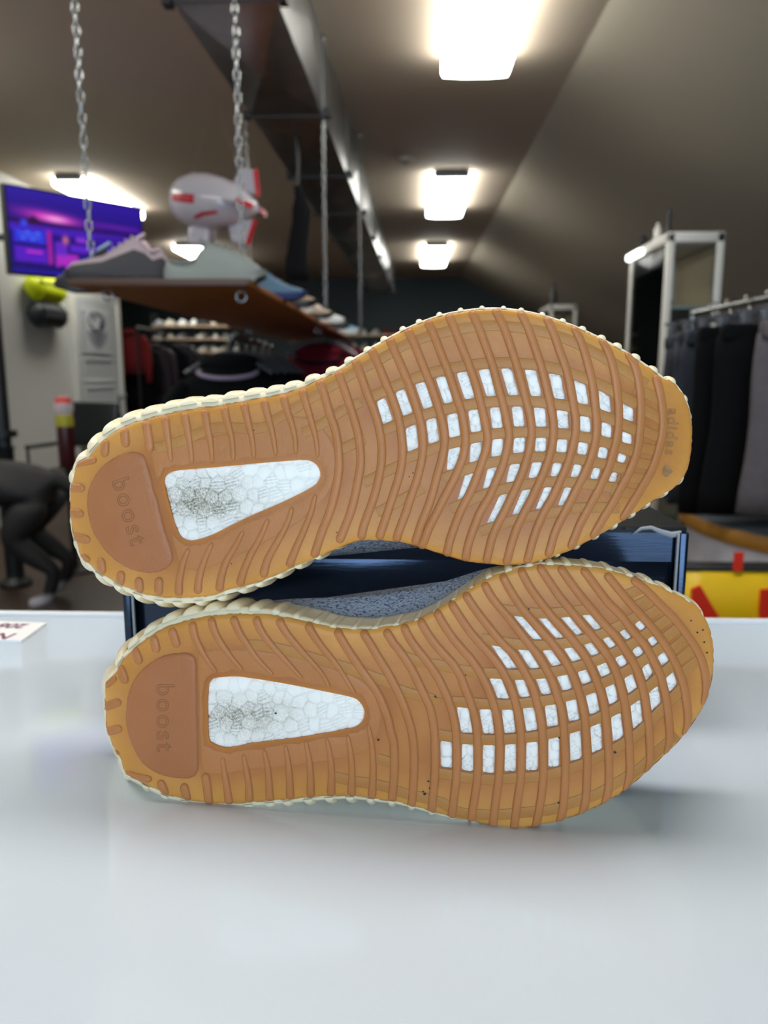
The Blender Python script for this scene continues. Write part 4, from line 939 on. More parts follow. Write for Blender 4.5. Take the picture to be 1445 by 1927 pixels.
mixc((X > .03) & (X < .25) & (Y > .68) & (Y < .86), (80, 24, 180)); mixc((X > .11) & (X < .22) & (Y > .72) & (Y < .75), (190, 50, 190)); mixc((X > .31) & (X < .48) & (Y > .72) & (Y < .9), (160, 40, 180))
mixc((X > .31) & (X < .40) & (Y > .58) & (Y < .75), (110, 40, 200), .8); mixc(np.exp(-((X-.39)/.022)**2-((Y-.55)/.05)**2), (240, 130, 130), .9); mixc((X > .42) & (X < .62) & (Y > .6) & (Y < .68), (90, 30, 190)); mixc((X > .47) & (X < .55) & (Y > .5) & (Y < .55), (130, 50, 200))
mixc((X > .62) & (Y > .45) & (Y < .9), (50, 18, 140), .8); mixc((X > .7) & (X < .86) & (Y > .6) & (Y < .7), (100, 50, 210)); mixc((X > .44) & (X < .5) & (Y > .8) & (Y < .93), (190, 50, 200))
mixc((Y > .90-.03*np.abs(np.sin(X*40))), (24, 10, 96)); mixc(Y > .955, (34, 16, 140))
vs = [(-TWd/2+.015+x*(TWd-.03), .003, TH/2-.012-y*(TH-.026)) for x, y in zip(X.ravel(), Y.ravel())]
ii = np.arange(nx*ny).reshape(ny, nx); fs = np.stack([ii[:-1, :-1].ravel(), ii[1:, :-1].ravel(), ii[1:, 1:].ravel(), ii[:-1, 1:].ravel()], 1)
M['screen'] = attr_mat('tv_screen', .2, emit=.95)
o = from_data('screen', vs, fs, M['screen'], tv); set_tint(o.data, np.where(C.reshape(-1, 3) <= .04045, C.reshape(-1, 3)/12.92, ((C.reshape(-1, 3)+.055)/1.055)**2.4))
tube_obj('wall_arm', [(-.1, .05, 0), (-.35, .35, 0), (-.5, .7, 0)], .02, M['black'], tv)

# ------------------------------------------------------------------ left wall: door, bags, post, chair, extinguisher
WX = -3.25
y0 = WX*-1450/(770.6-134); y1 = WX*-1450/(770.6-224)
zt2 = at(224, 574, y1).z
dr = empty('door_1', (WX, (y0+y1)/2, 0), None, None); dr['kind'] = 'structure'
M['door'] = mat('door_paint', (196, 198, 198), .45)
box_obj('door_leaf', (.02, 0, zt2/2), (.04, y1-y0-.16, zt2), M['door'], dr)
for s in (-1, 1): box_obj('door_frame', (.03, s*((y1-y0)/2-.04), zt2/2), (.07, .08, zt2), M['wall'], dr, .006)
zz = [(.12, .5), (.56, .78), (.84, 1.06), (1.12, 1.34), (1.40, zt2-.12)]
for a_, b_ in zz:
    bm = bmesh.new(); W2 = (y1-y0-.16)/2-.14
    for c, s in (((.043, 0, a_), (.012, 2*W2, .03)), ((.043, 0, b_), (.012, 2*W2, .03)), ((.043, -W2, (a_+b_)/2), (.012, .03, b_-a_)), ((.043, W2, (a_+b_)/2), (.012, .03, b_-a_))): bx(bm, c, s, None, .004, 1)
    obj('panel_moulding', bm, M['door'], dr)
bm = bmesh.new(); lathe(bm, [(0, 0), (.028, 0), (.03, .02), (.012, .03), (.012, .05), (.03, .06), (.03, .08), (0, .09)], n=16); bmesh.ops.rotate(bm, cent=(0, 0, 0), matrix=Matrix.Rotation(PI/2, 3, 'Y'), verts=bm.verts); bmesh.ops.translate(bm, vec=(.04, (y1-y0)/2-.14, .95), verts=bm.verts)
obj('door_knob', bm, M['steel'], dr, True)
pst = empty('poster', (WX+.052, (y0+y1)/2-.03, 1.62), 'white paper poster with dark round emblem and crest on the door', 'poster')
M['paper'] = mat('poster_paper', (206, 208, 210), .6); M['ink'] = mat('poster_ink', (78, 84, 92), .7)
box_obj('sheet', (0, 0, 0), (.003, .62, .44), M['paper'], pst)
bm = bmesh.new(); tube(bm, [(.004, .21*math.cos(a), .10+.085*math.sin(a)) for a in np.linspace(0, 2*PI, 25)[:-1]], .006, 6, True)
for k in range(14): bx(bm, (.003, rnd.uniform(-.15, .15), .10+rnd.uniform(-.06, .06)), (.003, rnd.uniform(.03, .12), rnd.uniform(.006, .02)), (rnd.uniform(-1, 1), 0, 0))
obj('round_emblem', bm, M['ink'], pst)
bm = bmesh.new(); prism(bm, [(-.26, .0), (.26, .0), (.23, -.07), (.13, -.14), (0, -.18), (-.13, -.14), (-.23, -.07)], 0, .003); bmesh.ops.rotate(bm, cent=(0, 0, 0), matrix=Matrix(((0, 0, 1), (1, 0, 0), (0, 1, 0))), verts=bm.verts)
obj('crest', bm, mat('crest_ink', (150, 154, 160), .7), pst)
bm = bmesh.new()
for k in range(4): bx(bm, (.005, 0, -.0-k*.035), (.003, .28-.05*k, .008))
obj('crest_lines', bm, M['ink'], pst)

def wall_bag(px0, px1, pyt, pyb, label, m):
    ya = -WX*1450/(770.6-px0)-.05; yb = -WX*1450/(770.6-px1); yc = (ya+yb)/2; zc = at((px0+px1)/2, (pyt+pyb)/2, yc).z; r = (pyb-pyt)/2*yc/1450*1.0
    t = empty('roll_bag', (WX+r*.75, yc, zc), label, 'bag', 'roll bags on the left wall')
    bm = bmesh.new(); L = yb-ya; R = []
    for u in np.linspace(-1, 1, 13): k = (1-abs(u)**6)**.5 if abs(u) < 1 else .25; R.append([(r*.75*k*math.cos(a), u*L/2, r*k*math.sin(a)) for a in np.linspace(0, 2*PI, 17)[:-1]])
    loft(bm, R); obj('bag_body', bm, m, t, True)
    for s in (-.3, .3):
        bm = bmesh.new(); tube(bm, [(r*.77*math.cos(a), s*L, r*1.02*math.sin(a)) for a in np.linspace(0, 2*PI, 17)[:-1]], .008, 6, True); obj('strap', bm, m, t, True)
    tube_obj('zip', [(r*.72, -L*.4, r*.35), (r*.73, 0, r*.36), (r*.72, L*.4, r*.35)], .006, M['black'], t)
    return t
wall_bag(54, 114, 522, 566, 'lime yellow roll bag fixed to the white wall under the television', mat('lime_fabric', (222, 232, 12), .6, emit=None))
wall_bag(56, 114, 572, 614, 'black roll bag fixed to the wall below the lime one', mat('charcoal_fabric', (44, 48, 50), .6))

ps = at(14, 800, 4.25); post = empty('floor_post', (ps.x-.03, 4.25, 0), 'black floor standing post with collar at the left edge of the photo', 'post')
bm = bmesh.new(); lathe(bm, [(0, 0), (.09, 0), (.09, .02), (.05, .05), (.05, .78), (.06, .80), (0, .80)], n=20); obj('base', bm, M['black'], post, angle=40)
tube_obj('pole', [(0, 0, .8), (0, 0, 1.70)], .042, M['black'], post, 14)
bm = bmesh.new(); lathe(bm, [(.04, 0), (.075, 0), (.075, .035), (.04, .035)], n=18); bmesh.ops.translate(bm, vec=(0, 0, at(6, 822, 4.25).z), verts=bm.verts); obj('collar', bm, M['black'], post, angle=40)

# visitor chair
M['seat'] = mat('black_vinyl_seat', (20, 23, 27), .38, bump=.1, bscale=60)
M['tubeb'] = mat('black_frame_tube', (20, 20, 22), .35)
sp = at_z(122, 892, .46); ch = empty('visitor_chair', (sp.x, sp.y+.22, 0), 'black padded visitor chair with armrests in front of the white door', 'chair', rot=(0, 0, math.radians(-15)))
# local: faces -y
bm = bmesh.new(); bx(bm, (0, 0, .44), (.46, .46, .075), None, .03, 3); obj('seat', bm, M['seat'], ch, angle=50)
bm = bmesh.new(); bx(bm, (0, .24, .80), (.46, .07, .36), (-.16, 0, 0), .032, 3); obj('backrest', bm, M['seat'], ch, angle=50)
for s in (-1, 1):
    tube_obj('leg', [(s*.25, -.22, 0), (s*.25, -.23, .64)], .012, M['tubeb'], ch)
    tube_obj('leg', [(s*.25, .26, 0), (s*.25, .22, .45), (s*.24, .25, .9)], .012, M['tubeb'], ch)
    bm = bmesh.new(); bx(bm, (s*.25, -.01, .655), (.05, .46, .03), None, .012, 2); obj('armrest', bm, M['tubeb'], ch, angle=50)
tube_obj('seat_rail', [(-.25, -.2, .41), (.25, -.2, .41)], .010, M['tubeb'], ch)
tube_obj('seat_rail', [(-.25, .2, .41), (.25, .2, .41)], .010, M['tubeb'], ch)

# fire extinguisher on the wall behind the chair
fy = -WX*1450/(770.6-112); fx = at(120, 770, 4.6)
fe = empty('fire_extinguisher', (fx.x, 4.6, at(112, 880, 4.6).z), 'red fire extinguisher with yellow label and pale head, behind the black chair', 'fire extinguisher')
H0 = at(112, 745, 4.6).z-fe.location.z
bm = bmesh.new(); lathe(bm, [(0, 0), (.046, 0), (.05, .01), (.05, H0*.62), (.04, H0*.72), (0, H0*.72)], n=20); obj('cylinder', bm, mat('extinguisher_red', (62, 13, 16), .35), fe, angle=40)
bm = bmesh.new(); lathe(bm, [(.0515, H0*.58), (.0515, H0*.72), (.045, H0*.75), (0, H0*.74)], n=20); obj('label_band', bm, mat('extinguisher_yellow', (160, 152, 24), .5), fe, angle=40)
bm = bmesh.new(); lathe(bm, [(0, H0*.74), (.045, H0*.74), (.058, H0*.82), (.058, H0*.9), (0, H0*.9)], n=20); obj('head_shell', bm, mat('extinguisher_white', (206, 190, 188), .5), fe, angle=40)
bm = bmesh.new(); lathe(bm, [(0, H0*.9), (.05, H0*.9), (.045, H0*.98), (0, H0)], n=20); obj('cap', bm, mat('extinguisher_cap', (214, 78, 76), .5), fe, angle=40)

tube_obj('stand', [(0, 0, -fe.location.z+.01), (0, 0, .0)], .02, M['tubeb'], fe)
bm = bmesh.new(); lathe(bm, [(0, 0), (.14, 0), (.14, .012), (.03, .02), (0, .02)], n=20); bmesh.ops.translate(bm, vec=(0, 0, -fe.location.z), verts=bm.verts); obj('stand_foot', bm, M['tubeb'], fe, angle=40)
# ------------------------------------------------------------------ dog (hindquarters in view)
def skinned(nodes, edges, radii, name, m, sub=2):
    me = bpy.data.meshes.new(name); me.from_pydata(nodes, edges, []); o = bpy.data.objects.new(name, me); link(o)
    md = o.modifiers.new('skin', 'SKIN'); md.use_smooth_shade = True; md.branch_smoothing = .4
    for i, r in enumerate(radii): me.skin_vertices[0].data[i].radius = r if isinstance(r, tuple) else (r, r)
    me.skin_vertices[0].data[0].use_root = True
    s = o.modifiers.new('sub', 'SUBSURF'); s.levels = sub; s.render_levels = sub
    e = o.evaluated_get(bpy.context.evaluated_depsgraph_get()); nm = bpy.data.meshes.new_from_object(e); bpy.data.objects.remove(o)
    nm.polygons.foreach_set('use_smooth', [True]*len(nm.polygons)); nm.materials.clear(); nm.materials.append(m)
    o2 = bpy.data.objects.new(name, nm); link(o2); return o2
nodes = [(0, 0, .55), (-.22, 0, .56), (-.46, 0, .52), (-.62, 0, .62), (-.74, 0, .72), (-.84, 0, .78), (-.98, 0, .74), (.10, 0, .57), (.19, 0, .49), (.29, 0, .40), (.36, 0, .36)]
edges = [(0, 1), (1, 2), (2, 3), (3, 4), (4, 5), (5, 6), (0, 7), (7, 8), (8, 9), (9, 10)]
rad = [.115, .115, .15, .11, .085, .09, .05, .05, .022, .015, .009]
for s in (-1, 1):
    b = len(nodes); nodes += [(.02, s*.09, .46), (-.07, s*.10, .31), (.10, s*.10, .17), (.06, s*.10, .05), (-.02, s*.10, .027)]
    edges += [(0, b), (b, b+1), (b+1, b+2), (b+2, b+3), (b+3, b+4)]; rad += [.095, .062, .033, .028, .026]
    b = len(nodes); nodes += [(-.48, s*.10, .40), (-.44, s*.11, .29), (-.46, s*.11, .12), (-.47, s*.11, .035), (-.53, s*.11, .026)]
    edges += [(2, b), (b, b+1), (b+1, b+2), (b+2, b+3), (b+3, b+4)]; rad += [.07, .05, .033, .030, .027]
    b = len(nodes); nodes += [(-.82, s*.06, .86), (-.80, s*.085, .90)]; edges += [(5, b), (b, b+1)]; rad += [.03, .012]
m = mat('dark_grey_dog_coat', (28, 25, 26), .7, noise=.5, nscale=9, rgb2=(20, 18, 19)); nt = m.node_tree; b = nt.nodes['Principled BSDF']
tcn = nt.nodes.new('ShaderNodeTexCoord'); sx = nt.nodes.new('ShaderNodeSeparateXYZ'); rr = nt.nodes.new('ShaderNodeValToRGB'); mx = nt.nodes.new('ShaderNodeMix'); mx.data_type = 'RGBA'
rr.color_ramp.elements[0].position = .055; rr.color_ramp.elements[1].position = .085; rr.color_ramp.elements[0].color = (1, 1, 1, 1); rr.color_ramp.elements[1].color = (0, 0, 0, 1)
nt.links.new(tcn.outputs['Object'], sx.inputs[0]); nt.links.new(sx.outputs['Z'], rr.inputs[0]); nt.links.new(rr.outputs[0], mx.inputs['Factor'])
src = b.inputs['Base Color'].links[0].from_socket; nt.links.new(src, mx.inputs['A']); mx.inputs['B'].default_value = (*lin((196, 190, 196)), 1); nt.links.new(mx.outputs['Result'], b.inputs['Base Color'])
dog = skinned(nodes, edges, rad, 'dog', m); dp = at_z(88, 1146, 0); dog.location = (dp.x-.07, dp.y+.10, 0); dog.scale = (1.2, 1.3, 1.2); dog.rotation_euler = (0, 0, math.radians(8))
tag(dog, 'dark grey dog with white paws standing at the left edge, rump and tail in view', 'dog')

# ------------------------------------------------------------------ hanging garments in the middle
def garment(label, x, y, zneck, rz, m, collar_m, wd=.46, ln=.66, name='sweatshirt', group=None, hood=False, collar_label=None):
    t = empty(name, (x, y, zneck), label, 'sweatshirt', group, (0, 0, rz))
    bm = bmesh.new(); R = []
    for z, hw, th in ((-ln, wd*.5, .06), (-ln*.6, wd*.5, .065), (-.28, wd*.5, .07), (-.16, wd*.5, .07), (-.09, wd*.49, .06), (-.045, wd*.38, .055), (-.01, wd*.24, .05), (.012, .10, .045), (.018, .06, .03)):
        R.append([(hw*math.cos(a), th*.62*math.sin(a)*(1+.06*math.sin(5*a+z*20)), z) for a in np.linspace(0, 2*PI, 25)[:-1]])
    loft(bm, R); obj('torso', bm, m, t, True)
    for s in (-1, 1):
        bm = bmesh.new(); tube(bm, [(s*wd*.40, 0, -.075), (s*wd*.53, .0, -.15), (s*wd*.58, -.01, -.34), (s*wd*.56, -.02, -.60)], [.038, .045, .042, .036], 12); obj('sleeve', bm, m, t, True)
    bm = bmesh.new(); tube(bm, [(.135*math.cos(a), -.055*math.sin(a)-.012, -.018-.030*math.sin(a)) for a in np.linspace(-.1, PI+.1, 15)], .010, 7); c = obj('collar', bm, collar_m, t, True)
    if collar_label: c['label'] = collar_label
    if hood:
        bm = bmesh.new(); bmesh.ops.create_uvsphere(bm, u_segments=16, v_segments=10, radius=1); bmesh.ops.scale(bm, vec=(.15, .06, .052), verts=bm.verts); bmesh.ops.translate(bm, vec=(0, .02, .02), verts=bm.verts); obj('hood', bm, m, t, True)
    return t
M['lilac'] = mat('lilac_rib', (150, 136, 158), .8); M['maroon'] = mat('maroon_fleece', (92, 14, 30), .9, spec=.15); M['dk'] = mat('dark_fleece', (18, 18, 22), .9, spec=.1)
v = at(430, 698, 3.55); garment('black hooded sweatshirt with lilac collar at the front of the middle rack', v.x, 3.55, v.z+.015, 0, M['black_cloth'], M['lilac'], .50, .7, group='sweatshirts on the middle racks', hood=True, collar_label='lilac collar')
RX = v.x
for k in range(5): garment('black sweatshirt hanging behind the lilac collared one', RX+.01*k, 3.74+.16*k, v.z+.02, .05*(k % 3-1), M['dk'], M['black_cloth'], .48, .68, group='black sweatshirts on the middle rack')
v2 = at(600, 668, 4.6); garment('maroon sweatshirt at the front of the rack right of the black ones', v2.x, 4.6, v2.z, 0, M['maroon'], M['dk'], .52, .7, group='sweatshirts on the middle racks', hood=True)
for k in range(3): garment('maroon sweatshirt behind the front one' , v2.x+.03*k+.04, 4.8+.19*k, v2.z+.05, .1*k, M['maroon'], M['maroon'], .52, .7, group='maroon sweatshirts on the second rack')
def rack(name, label, x, ya, yb, z, r=.014, um=None, ft=.25):
    t = empty(name, (x, (ya+yb)/2, 0), label, 'clothes rack', 'chrome clothes racks'); h = (yb-ya)/2
    tube_obj('rail', [(0, -h, z), (0, h, z)], r, M['chrome'], t, 10)
    for s in (-1, 1):
        tube_obj('upright', [(0, s*h, .03), (0, s*h, z)], r, um or M['chrome'], t, 10); tube_obj('foot', [(-ft, s*h, .03), (ft, s*h, .03)], r, M['chrome'], t, 8)
    return t
zr = v.z+.15
rack('clothes_rack', 'chrome rack carrying the black sweatshirts in the middle', RX, 3.62, 4.5, zr, um=M['black'])
rack('clothes_rack', 'chrome rack carrying the maroon sweatshirts', v2.x+.04, 4.68, 5.5, v2.z+.16, um=M['black'])
M['clear'] = mat('clear_plastic', (96, 96, 100), .2, spec=.6, alpha=.7)
def hanger(label, x, y, zr, wd, group, drop=.10, m=None, rz=0, clips=False):
    t = empty('clothes_hanger', (x, y, zr), label, 'hanger', group, (0, 0, rz)); m = m or M['clear']
    hk = [(0, 0, -.06), (0, 0, -.02)]+[(.018*math.sin(a)*1.0, 0, .0+.018*math.cos(a)-.0) for a in np.linspace(PI*.9, -PI*.6, 9)]
    tube_obj('hook', hk, .0025, M['chrome'], t, 6)
    if clips:
        tube_obj('bar', [(-wd/2, 0, -.065), (0, 0, -.055), (wd/2, 0, -.065)], .006, m, t, 7)
        for s in (-1, 1): box_obj('clip', (s*wd*.42, 0, -.09), (.03, .028, .06), m, t, .004)
    else: tube_obj('shoulder_bar', [(-wd/2, 0, -.06-drop), (-wd*.2, 0, -.085), (0, 0, -.06), (wd*.2, 0, -.085), (wd/2, 0, -.06-drop)], .009, m, t, 8)
    return t
hanger('clear plastic hanger in the lilac collared sweatshirt', RX, 3.55, zr, .40, 'hangers on the middle rack')
for k in range(5): hanger('clear plastic hanger in a black sweatshirt on the middle rack', RX+.01*k, 3.74+.16*k, zr, .40, 'hangers of the black sweatshirts')
hanger('hanger in the front maroon sweatshirt', v2.x+.02, 4.6, v2.z+.16, .40, 'hangers on the second rack')

# dark clothes in the recess past the door
rx = at(285, 640, 9.2); zr2 = 1.72
rack('clothes_rack', 'chrome rack of dark clothes in the recess past the door', rx.x-.10, 9.0, 10.0, zr2, um=M['black'])
garment('red sweatshirt on the rack past the white door', at(238, 640, 9.1).x, 9.1, at(238, 622, 9.1).z, .2, mat('red_fleece', (110, 12, 14), .9), M['dk'], .42, .5, group='garments in the recess')
for k in range(4): garment(['dark sweatshirt nearest on the rack past the door', 'plum sweatshirt second on the rack past the door', 'dark sweatshirt third on the rack past the door', 'plum sweatshirt farthest on the rack past the door'][k], rx.x-.25+.12*k, 9.3+.2*k, 1.55, .3*(k % 2), [M['dk'], flat('plum_fleece', (40, 26, 36))][k % 2], M['dk'], .5, .8, group='dark garments in the recess')

# ------------------------------------------------------------------ shelves of shoes against the far wall
def small_shoe_mesh(m):
    bm = bmesh.new(); loft(bm, sec(.27, [(x, wd, 0, z0+h) for x, wd, z0, h in UPROWS], 8)); bmesh.ops.recalc_face_normals(bm, faces=bm.faces)
    me = bpy.data.meshes.new('shelf_sneaker'); bm.to_mesh(me); bm.free(); me.polygons.foreach_set('use_smooth', [True]*len(me.polygons)); me.materials.append(m); return me
SM = [small_shoe_mesh(flat(n, c)) for n, c in (('shoe_white', (206, 206, 200)), ('shoe_bone', (190, 186, 170)), ('shoe_grey', (136, 140, 142)), ('shoe_black', (26, 26, 28)), ('shoe_red', (130, 26, 30)))]
def shoe_rack(label, x0, x1, y, z0, dz, rows, cols, glabel, group):
    t = empty('shoe_display', ((x0+x1)/2, y, 0), label, 'display shelf', 'shoe displays at the back')
    W = x1-x0
    for r in range(rows): box_obj('shelf_board', (0, 0, z0+r*dz-.01), (W, .3, .018), M['beige'], t)
    for s in (-1, 1): box_obj('side_panel', (s*W/2, 0, (z0+rows*dz)/2), (.02, .3, z0+rows*dz), M['black'], t)
    for r in range(rows):
        for c in range(cols):
            o = bpy.data.objects.new('shelf_sneaker', SM[rnd.choices(range(5), [6, 5, 4, 2, 1])[0]]); link(o)
            o.location = (x0+W*(c+.5)/cols+rnd.uniform(-.02, .02), y-.02, z0+r*dz+.0); o.rotation_euler = (0, 0, -PI/2+rnd.uniform(-.5, .5))
            tag(o, glabel, 'shoe', group)
    return t
y = 11.0; shoe_rack('dim rack of pale sneakers behind the hanging shelf', at(292, 640, y).x, at(455, 640, y).x, y, .80, .175, 7, 8, 'pale sneaker on the dim rack behind the hanging shelf', 'sneakers on the left back rack')
y = 12.8; shoe_rack('far rack of sneakers under the dark back wall', at(655, 640, y).x, at(800, 640, y).x, y, 1.15, .22, 4, 7, 'sneaker on the far rack under the dark back wall', 'sneakers on the far back rack')

# ------------------------------------------------------------------ display cabinets on the right
def glass():
    m = bpy.data.materials.new('clear_glass'); m.use_nodes = True; nt = m.node_tree; nt.nodes.remove(nt.nodes['Principled BSDF'])
    a = nt.nodes.new('ShaderNodeBsdfTransparent'); g = nt.nodes.new('ShaderNodeBsdfGlossy'); g.inputs['Roughness'].default_value = .03; f = nt.nodes.new('ShaderNodeFresnel'); f.inputs[0].default_value = 1.45
    a.inputs[0].default_value = (.86, .90, .89, 1); mx = nt.nodes.new('ShaderNodeMixShader')
    nt.links.new(f.outputs[0], mx.inputs[0]); nt.links.new(a.outputs[0], mx.inputs[1]); nt.links.new(g.outputs[0], mx.inputs[2]); nt.links.new(mx.outputs[0], nt.nodes['Material Output'].inputs[0]); return m
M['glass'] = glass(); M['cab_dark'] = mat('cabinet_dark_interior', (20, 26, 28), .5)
M['led'] = mat('cabinet_lamp', (255, 255, 255), .4, emit=(250, 255, 250), estr=4.0)  # emissive colour for the imitated highlight on the cabinet rail
def cabinet(label, x0, x1, y0, y1, H, glow):
    t = empty('display_cabinet', (x0, y0, 0), label, 'display cabinet', 'white glass display cabinets'); W, D = x1-x0, y1-y0; p = .035
    for x in (p/2, W-p/2):
        for yy in (p/2, D-p/2): box_obj('corner_post', (x, yy, H/2), (p, p, H), M['white'], t, .003)
    box_obj('top_panel', (W/2, D/2, H-.02), (W, D, .05), M['white'], t, .004); box_obj('plinth', (W/2, D/2, .05), (W, D, .10), M['white'], t)
    box_obj('back_panel', (W-.012, D/2, H/2), (.012, D-2*p, H-.1), M['beige'], t); box_obj('far_panel', (W/2, D-.012, H/2), (W-2*p, .012, H-.1), M['beige'], t)
    box_obj('end_glass', (W/2, .010, H/2), (W-2*p, .005, H-.12), M['glass'], t)
    dd = box_obj('glass_door', (.010, D/2, H/2), (.005, D-2*p, H-.12), M['glass'], t); box_obj('door_rail', (.008, D/2, H*.62), (.012, D-2*p, .03), M['white'], dd)
    for z in (.45, .82, 1.18, H-.36): box_obj('shelf', (W/2, D/2, z), (W-.03, D-.06, .016), M['white'], t)
    box_obj('inner_curtain', (.05, D/2, H*.62+.0), (.012, D-2.4*p, H*.42), M['cab_dark'], t)  # dark sheet set just behind the glass door
    if glow: box_obj('lamp_bar', (-.012, D-.14, H-.03), (.03, .26, .035), M['led'], t, .008)  # glowing bar stands in for a reflection on the glossy top rail
    return t
c1x = at(1258, 440, 4.1).x; CH = at(1258, 438, 4.1).z; cw = at(1365, 440, 4.1).x-c1x; cl = 4.1*(1258-770.6)/(1188-770.6)-4.1
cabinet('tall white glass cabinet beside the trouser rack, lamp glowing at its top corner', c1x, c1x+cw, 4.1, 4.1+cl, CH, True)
r2 = at_z(1035, 574, CH); cabinet('second white cabinet farther back, only its top showing over the upper sneaker', r2.x, r2.x+cw, r2.y, r2.y+cl, CH, False)
def small(name, label, cat, px, py0, py1, Y, rpx, m, prof):
    bot = at(px, py1, Y); topz = at(px, py0, Y).z; h = topz-CH; r = rpx*Y/1450
    t = empty(name, (bot.x, Y, CH+.005), label, cat); bm = bmesh.new(); lathe(bm, [(a*r, b*h) for a, b in prof], n=16); obj('body', bm, m, t, angle=50)
    bm = bmesh.new(); lathe(bm, [(0, h), (.45*r, h), (.45*r, h*1.06), (0, h*1.06)], n=12); obj('cap', bm, m, t, angle=50); return t
small('bottle', 'white bottle standing on the tall white cabinet', 'bottle', 1237, 424, 445, 4.4, 7, M['white'], [(0, 0), (1, 0), (1, .7), (.5, .85), (.45, 1), (0, 1)])
small('figurine', 'thin dark object standing on the near corner of the tall cabinet', 'figurine', 1257, 398, 440, 4.22, 4.5, M['black'], [(0, 0), (1.4, 0), (1, .3), (.7, .6), (1, .8), (.5, 1), (0, 1)])
small('webcam', 'round black gadget at the far corner of the tall cabinet', 'gadget', 1209, 446, 470, 4.6, 7, M['black'], [(0, 0), (1, 0), (.4, .2), (.9, .5), (1, .75), (.6, .95), (0, 1)])
r3 = at(1040, 570, r2.y+.1); t = empty('bottle', (r2.x+.06, r2.y+.15, CH+.005), 'dark bottle standing on the second cabinet', 'bottle'); bm = bmesh.new(); lathe(bm, [(0, 0), (.035, 0), (.035, .12), (.018, .16), (.018, .2), (0, .2)], n=14); obj('glass_body', bm, M['black'], t, angle=50)
bm = bmesh.new(); lathe(bm, [(0, .2), (.02, .2), (.02, .225), (0, .225)], n=12); obj('cap', bm, M['black'], t, angle=50)
shelf_shoe('lime and grey sneaker on a shelf inside the tall cabinet', (c1x+.15, 4.1+cl*.72, 1.189), PI/2, .25, flat('grey_sole', (120, 124, 120)), flat('moss', (96, 104, 70)), flat('lime_trim', (190, 200, 40)))

# ------------------------------------------------------------------ trouser rack, round table, bags
zrr = at(1445, 533, 2.2).z; TX = 1.16
rack('clothes_rack', 'chrome rail of trousers at the right edge of the photo', TX, 1.86, 3.3, zrr, .011, ft=.12)
def trousers(label, x, y, wd, ln, m, group, z, rz=0):
    t = empty('trousers', (x, y, z), label, 'trousers', group, (0, 0, rz)); bm = bmesh.new(); R = []; ph = rnd.uniform(0, 6)
    for u in np.linspace(0, 1, 9):
        zz = -.0-ln*u; hw = wd/2*(.94+.06*u+.02*math.sin(u*7+ph)); th = .022+.014*math.sin(u*3)
        ring = []
        for a in np.linspace(0, 2*PI, 41)[:-1]:
            cx = math.copysign(abs(math.cos(a))**.5, math.cos(a)); sy = math.copysign(abs(math.sin(a))**.7, math.sin(a))
            ring.append((hw*cx, th*sy*(1+.35*math.sin(cx*8+ph+u))+.006*math.sin(cx*5+ph), zz))
        R.append(ring)
    loft(bm, R); obj('legs', bm, m, t, True)
    bm = bmesh.new(); bx(bm, (0, 0, .008), (wd*.93, .05, .05), None, .012); obj('waistband', bm, m, t, angle=50); return t
M['gtr'] = mat('grey_sweatpants', (92, 86, 88), .9, noise=.3, nscale=40, spec=.15); M['btr'] = mat('black_sweatpants', (13, 13, 15), .9, spec=.1); M['jtr'] = mat('dark_jeans', (34, 40, 54), .8, noise=.6, nscale=60, rgb2=(20, 22, 30))
ln = 0.0
for k, (yy, lpx, m, lab, grp) in enumerate(((2.12, 1404, M['gtr'], 'grey sweatpants nearest on the trouser rail, cut by the photo edge', 'trousers on the rail'), (2.28, 1330, M['btr'], 'black sweatpants next to the grey pair on the rail', 'trousers on the rail'),
        (2.42, 1288, M['btr'], 'black sweatpants, third pair along the trouser rail', 'trousers on the rail'), (2.60, 1268, M['jtr'], 'dark jeans, fourth pair along the trouser rail', 'trousers on the rail'), (2.76, 1252, M['jtr'], 'dark jeans behind the fourth pair, fifth along the rail', 'trousers on the rail'),
        (2.92, 1243, M['jtr'], 'dark jeans, last but one along the trouser rail', 'trousers on the rail'), (3.08, 1236, M['jtr'], 'dark jeans farthest along the trouser rail', 'trousers on the rail'))):
    lx = at(lpx, 780, yy).x; wd = max(.22, 2*(TX+.03-lx)); L = zrr-.135-max(.775, CAMZ-.181*yy)
    trousers(lab, lx+wd/2, yy, wd, L, m, grp, zrr-.135)
    hanger('clip hanger of the '+lab, TX, yy, zrr+.008, min(wd, .36), 'clip hangers on the trouser rail', clips=True)
tb = empty('round_table', (1.58, 2.52, 0), 'round display table with grey top, plywood edge and white curved side', 'table')
M['felt'] = mat('grey_table_top', (112, 116, 120), .7, bump=.1, bscale=200); M['sh'] = mat('table_leg_steel', (60, 60, 62), .4, .6)
bm = bmesh.new(); lathe(bm, [(0, .735), (.645, .735), (.645, .752), (0, .752)], n=72); obj('tabletop', bm, M['felt'], tb, angle=40)
bm = bmesh.new(); lathe(bm, [(.60, .705), (.652, .705), (.656, .712), (.656, .745), (.652, .75), (.645, .75), (.60, .735)], n=72); obj('edge_band', bm, M['ply'], tb, angle=40)
bm = bmesh.new(); lathe(bm, [(.57, .03), (.625, .60), (.63, .72), (0, .72)], n=72); obj('side_panel', bm, mat('white_curved_laminate', (214, 212, 222), .25, noise=.25, nscale=5, stretch=(3, 3, .2), rgb2=(190, 188, 200)), tb, angle=40)
bm = bmesh.new(); lathe(bm, [(0, 0), (.55, 0), (.55, .03), (0, .03)], n=48); obj('base', bm, M['sh'], tb, angle=40)
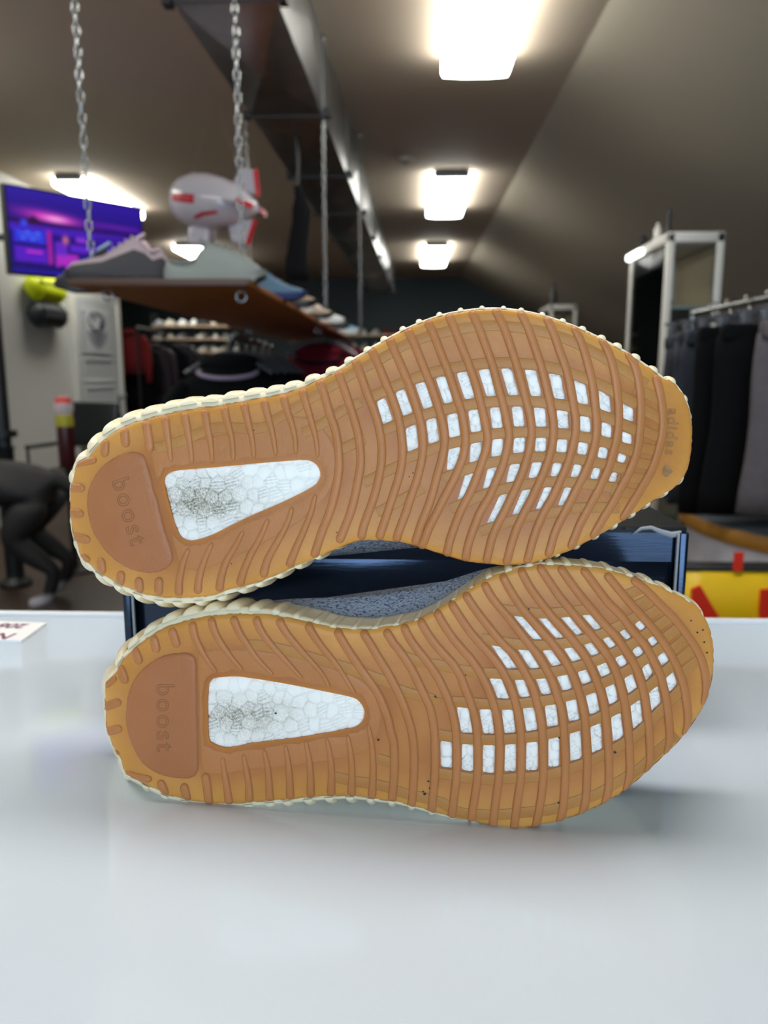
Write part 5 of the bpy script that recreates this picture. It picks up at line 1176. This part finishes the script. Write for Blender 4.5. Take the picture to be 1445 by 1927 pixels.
def bag(name, label, x0, x1, y, ztop, dep, m, rim_m, folds):
    t = empty(name, ((x0+x1)/2, y+dep/2, 0), label, 'bag'); W = x1-x0; bm = bmesh.new(); R = []
    for u in np.linspace(0, 1, 8):
        ring = []
        for sx_, sy_, n in ((-1, -1, 12), (1, -1, 6), (1, 1, 12), (-1, 1, 6)):
            nxt = {(-1, -1): (1, -1), (1, -1): (1, 1), (1, 1): (-1, 1), (-1, 1): (-1, -1)}[(sx_, sy_)]
            for k in range(n):
                f = k/n; x = (sx_*(1-f)+nxt[0]*f)*W/2; yy = (sy_*(1-f)+nxt[1]*f)*dep/2; w_ = folds*math.sin(x*26+u*4)*(.4+.6*math.sin(u*PI)); ring.append((x*(1-.04*(1-u)), yy*(1-.05*(1-u))+w_, u*ztop))
        R.append(ring)
    loft(bm, R); obj('bag_body', bm, m, t, True)
    if rim_m: box_obj('rim_band', (0, 0, ztop-.001), (W+.008, dep+.008, .011), rim_m, t, .004)
    return t
yb_ = 1.78; bx0 = at(1284, 1100, yb_).x; bz = at(1370, 1070, yb_).z
yb = bag('tote_bag', 'yellow tote bag with black rim and red lettering behind the counter', bx0, bx0+.55, yb_, bz, .05, mat('yellow_tarp', (246, 200, 10), .45, noise=.35, nscale=7, rgb2=(228, 178, 6)), M['black'], .003)
M['redp'] = mat('red_print', (226, 46, 24), .5)
o0 = Vector(((bx0+bx0+.55)/2, yb_+.025, 0))
def on_bag(name, pts):
    ps = [at(x, y, yb_-.012)-o0 for x, y in pts]; bm = bmesh.new(); f = [bm.verts.new((p.x, p.y, p.z)) for p in ps]; b2 = [bm.verts.new((p.x, p.y+.009, p.z)) for p in ps]; bm.faces.new(f); bm.faces.new(b2[::-1]); n = len(ps)
    for i in range(n): bm.faces.new((f[i], f[(i+1) % n], b2[(i+1) % n], b2[i]))
    obj(name, bm, M['redp'], yb)
on_bag('printed_letter', [(1302, 1110), (1318, 1102), (1340, 1140), (1395, 1226), (1352, 1226), (1302, 1150)])
on_bag('printed_letter', [(1433, 1110), (1480, 1108), (1480, 1226), (1440, 1226), (1430, 1150)])
tg = at(1389, 1057, yb_-.004)-o0
box_obj('strap', (tg.x, tg.y, tg.z), (.021, .006, .046), M['redp'], yb)
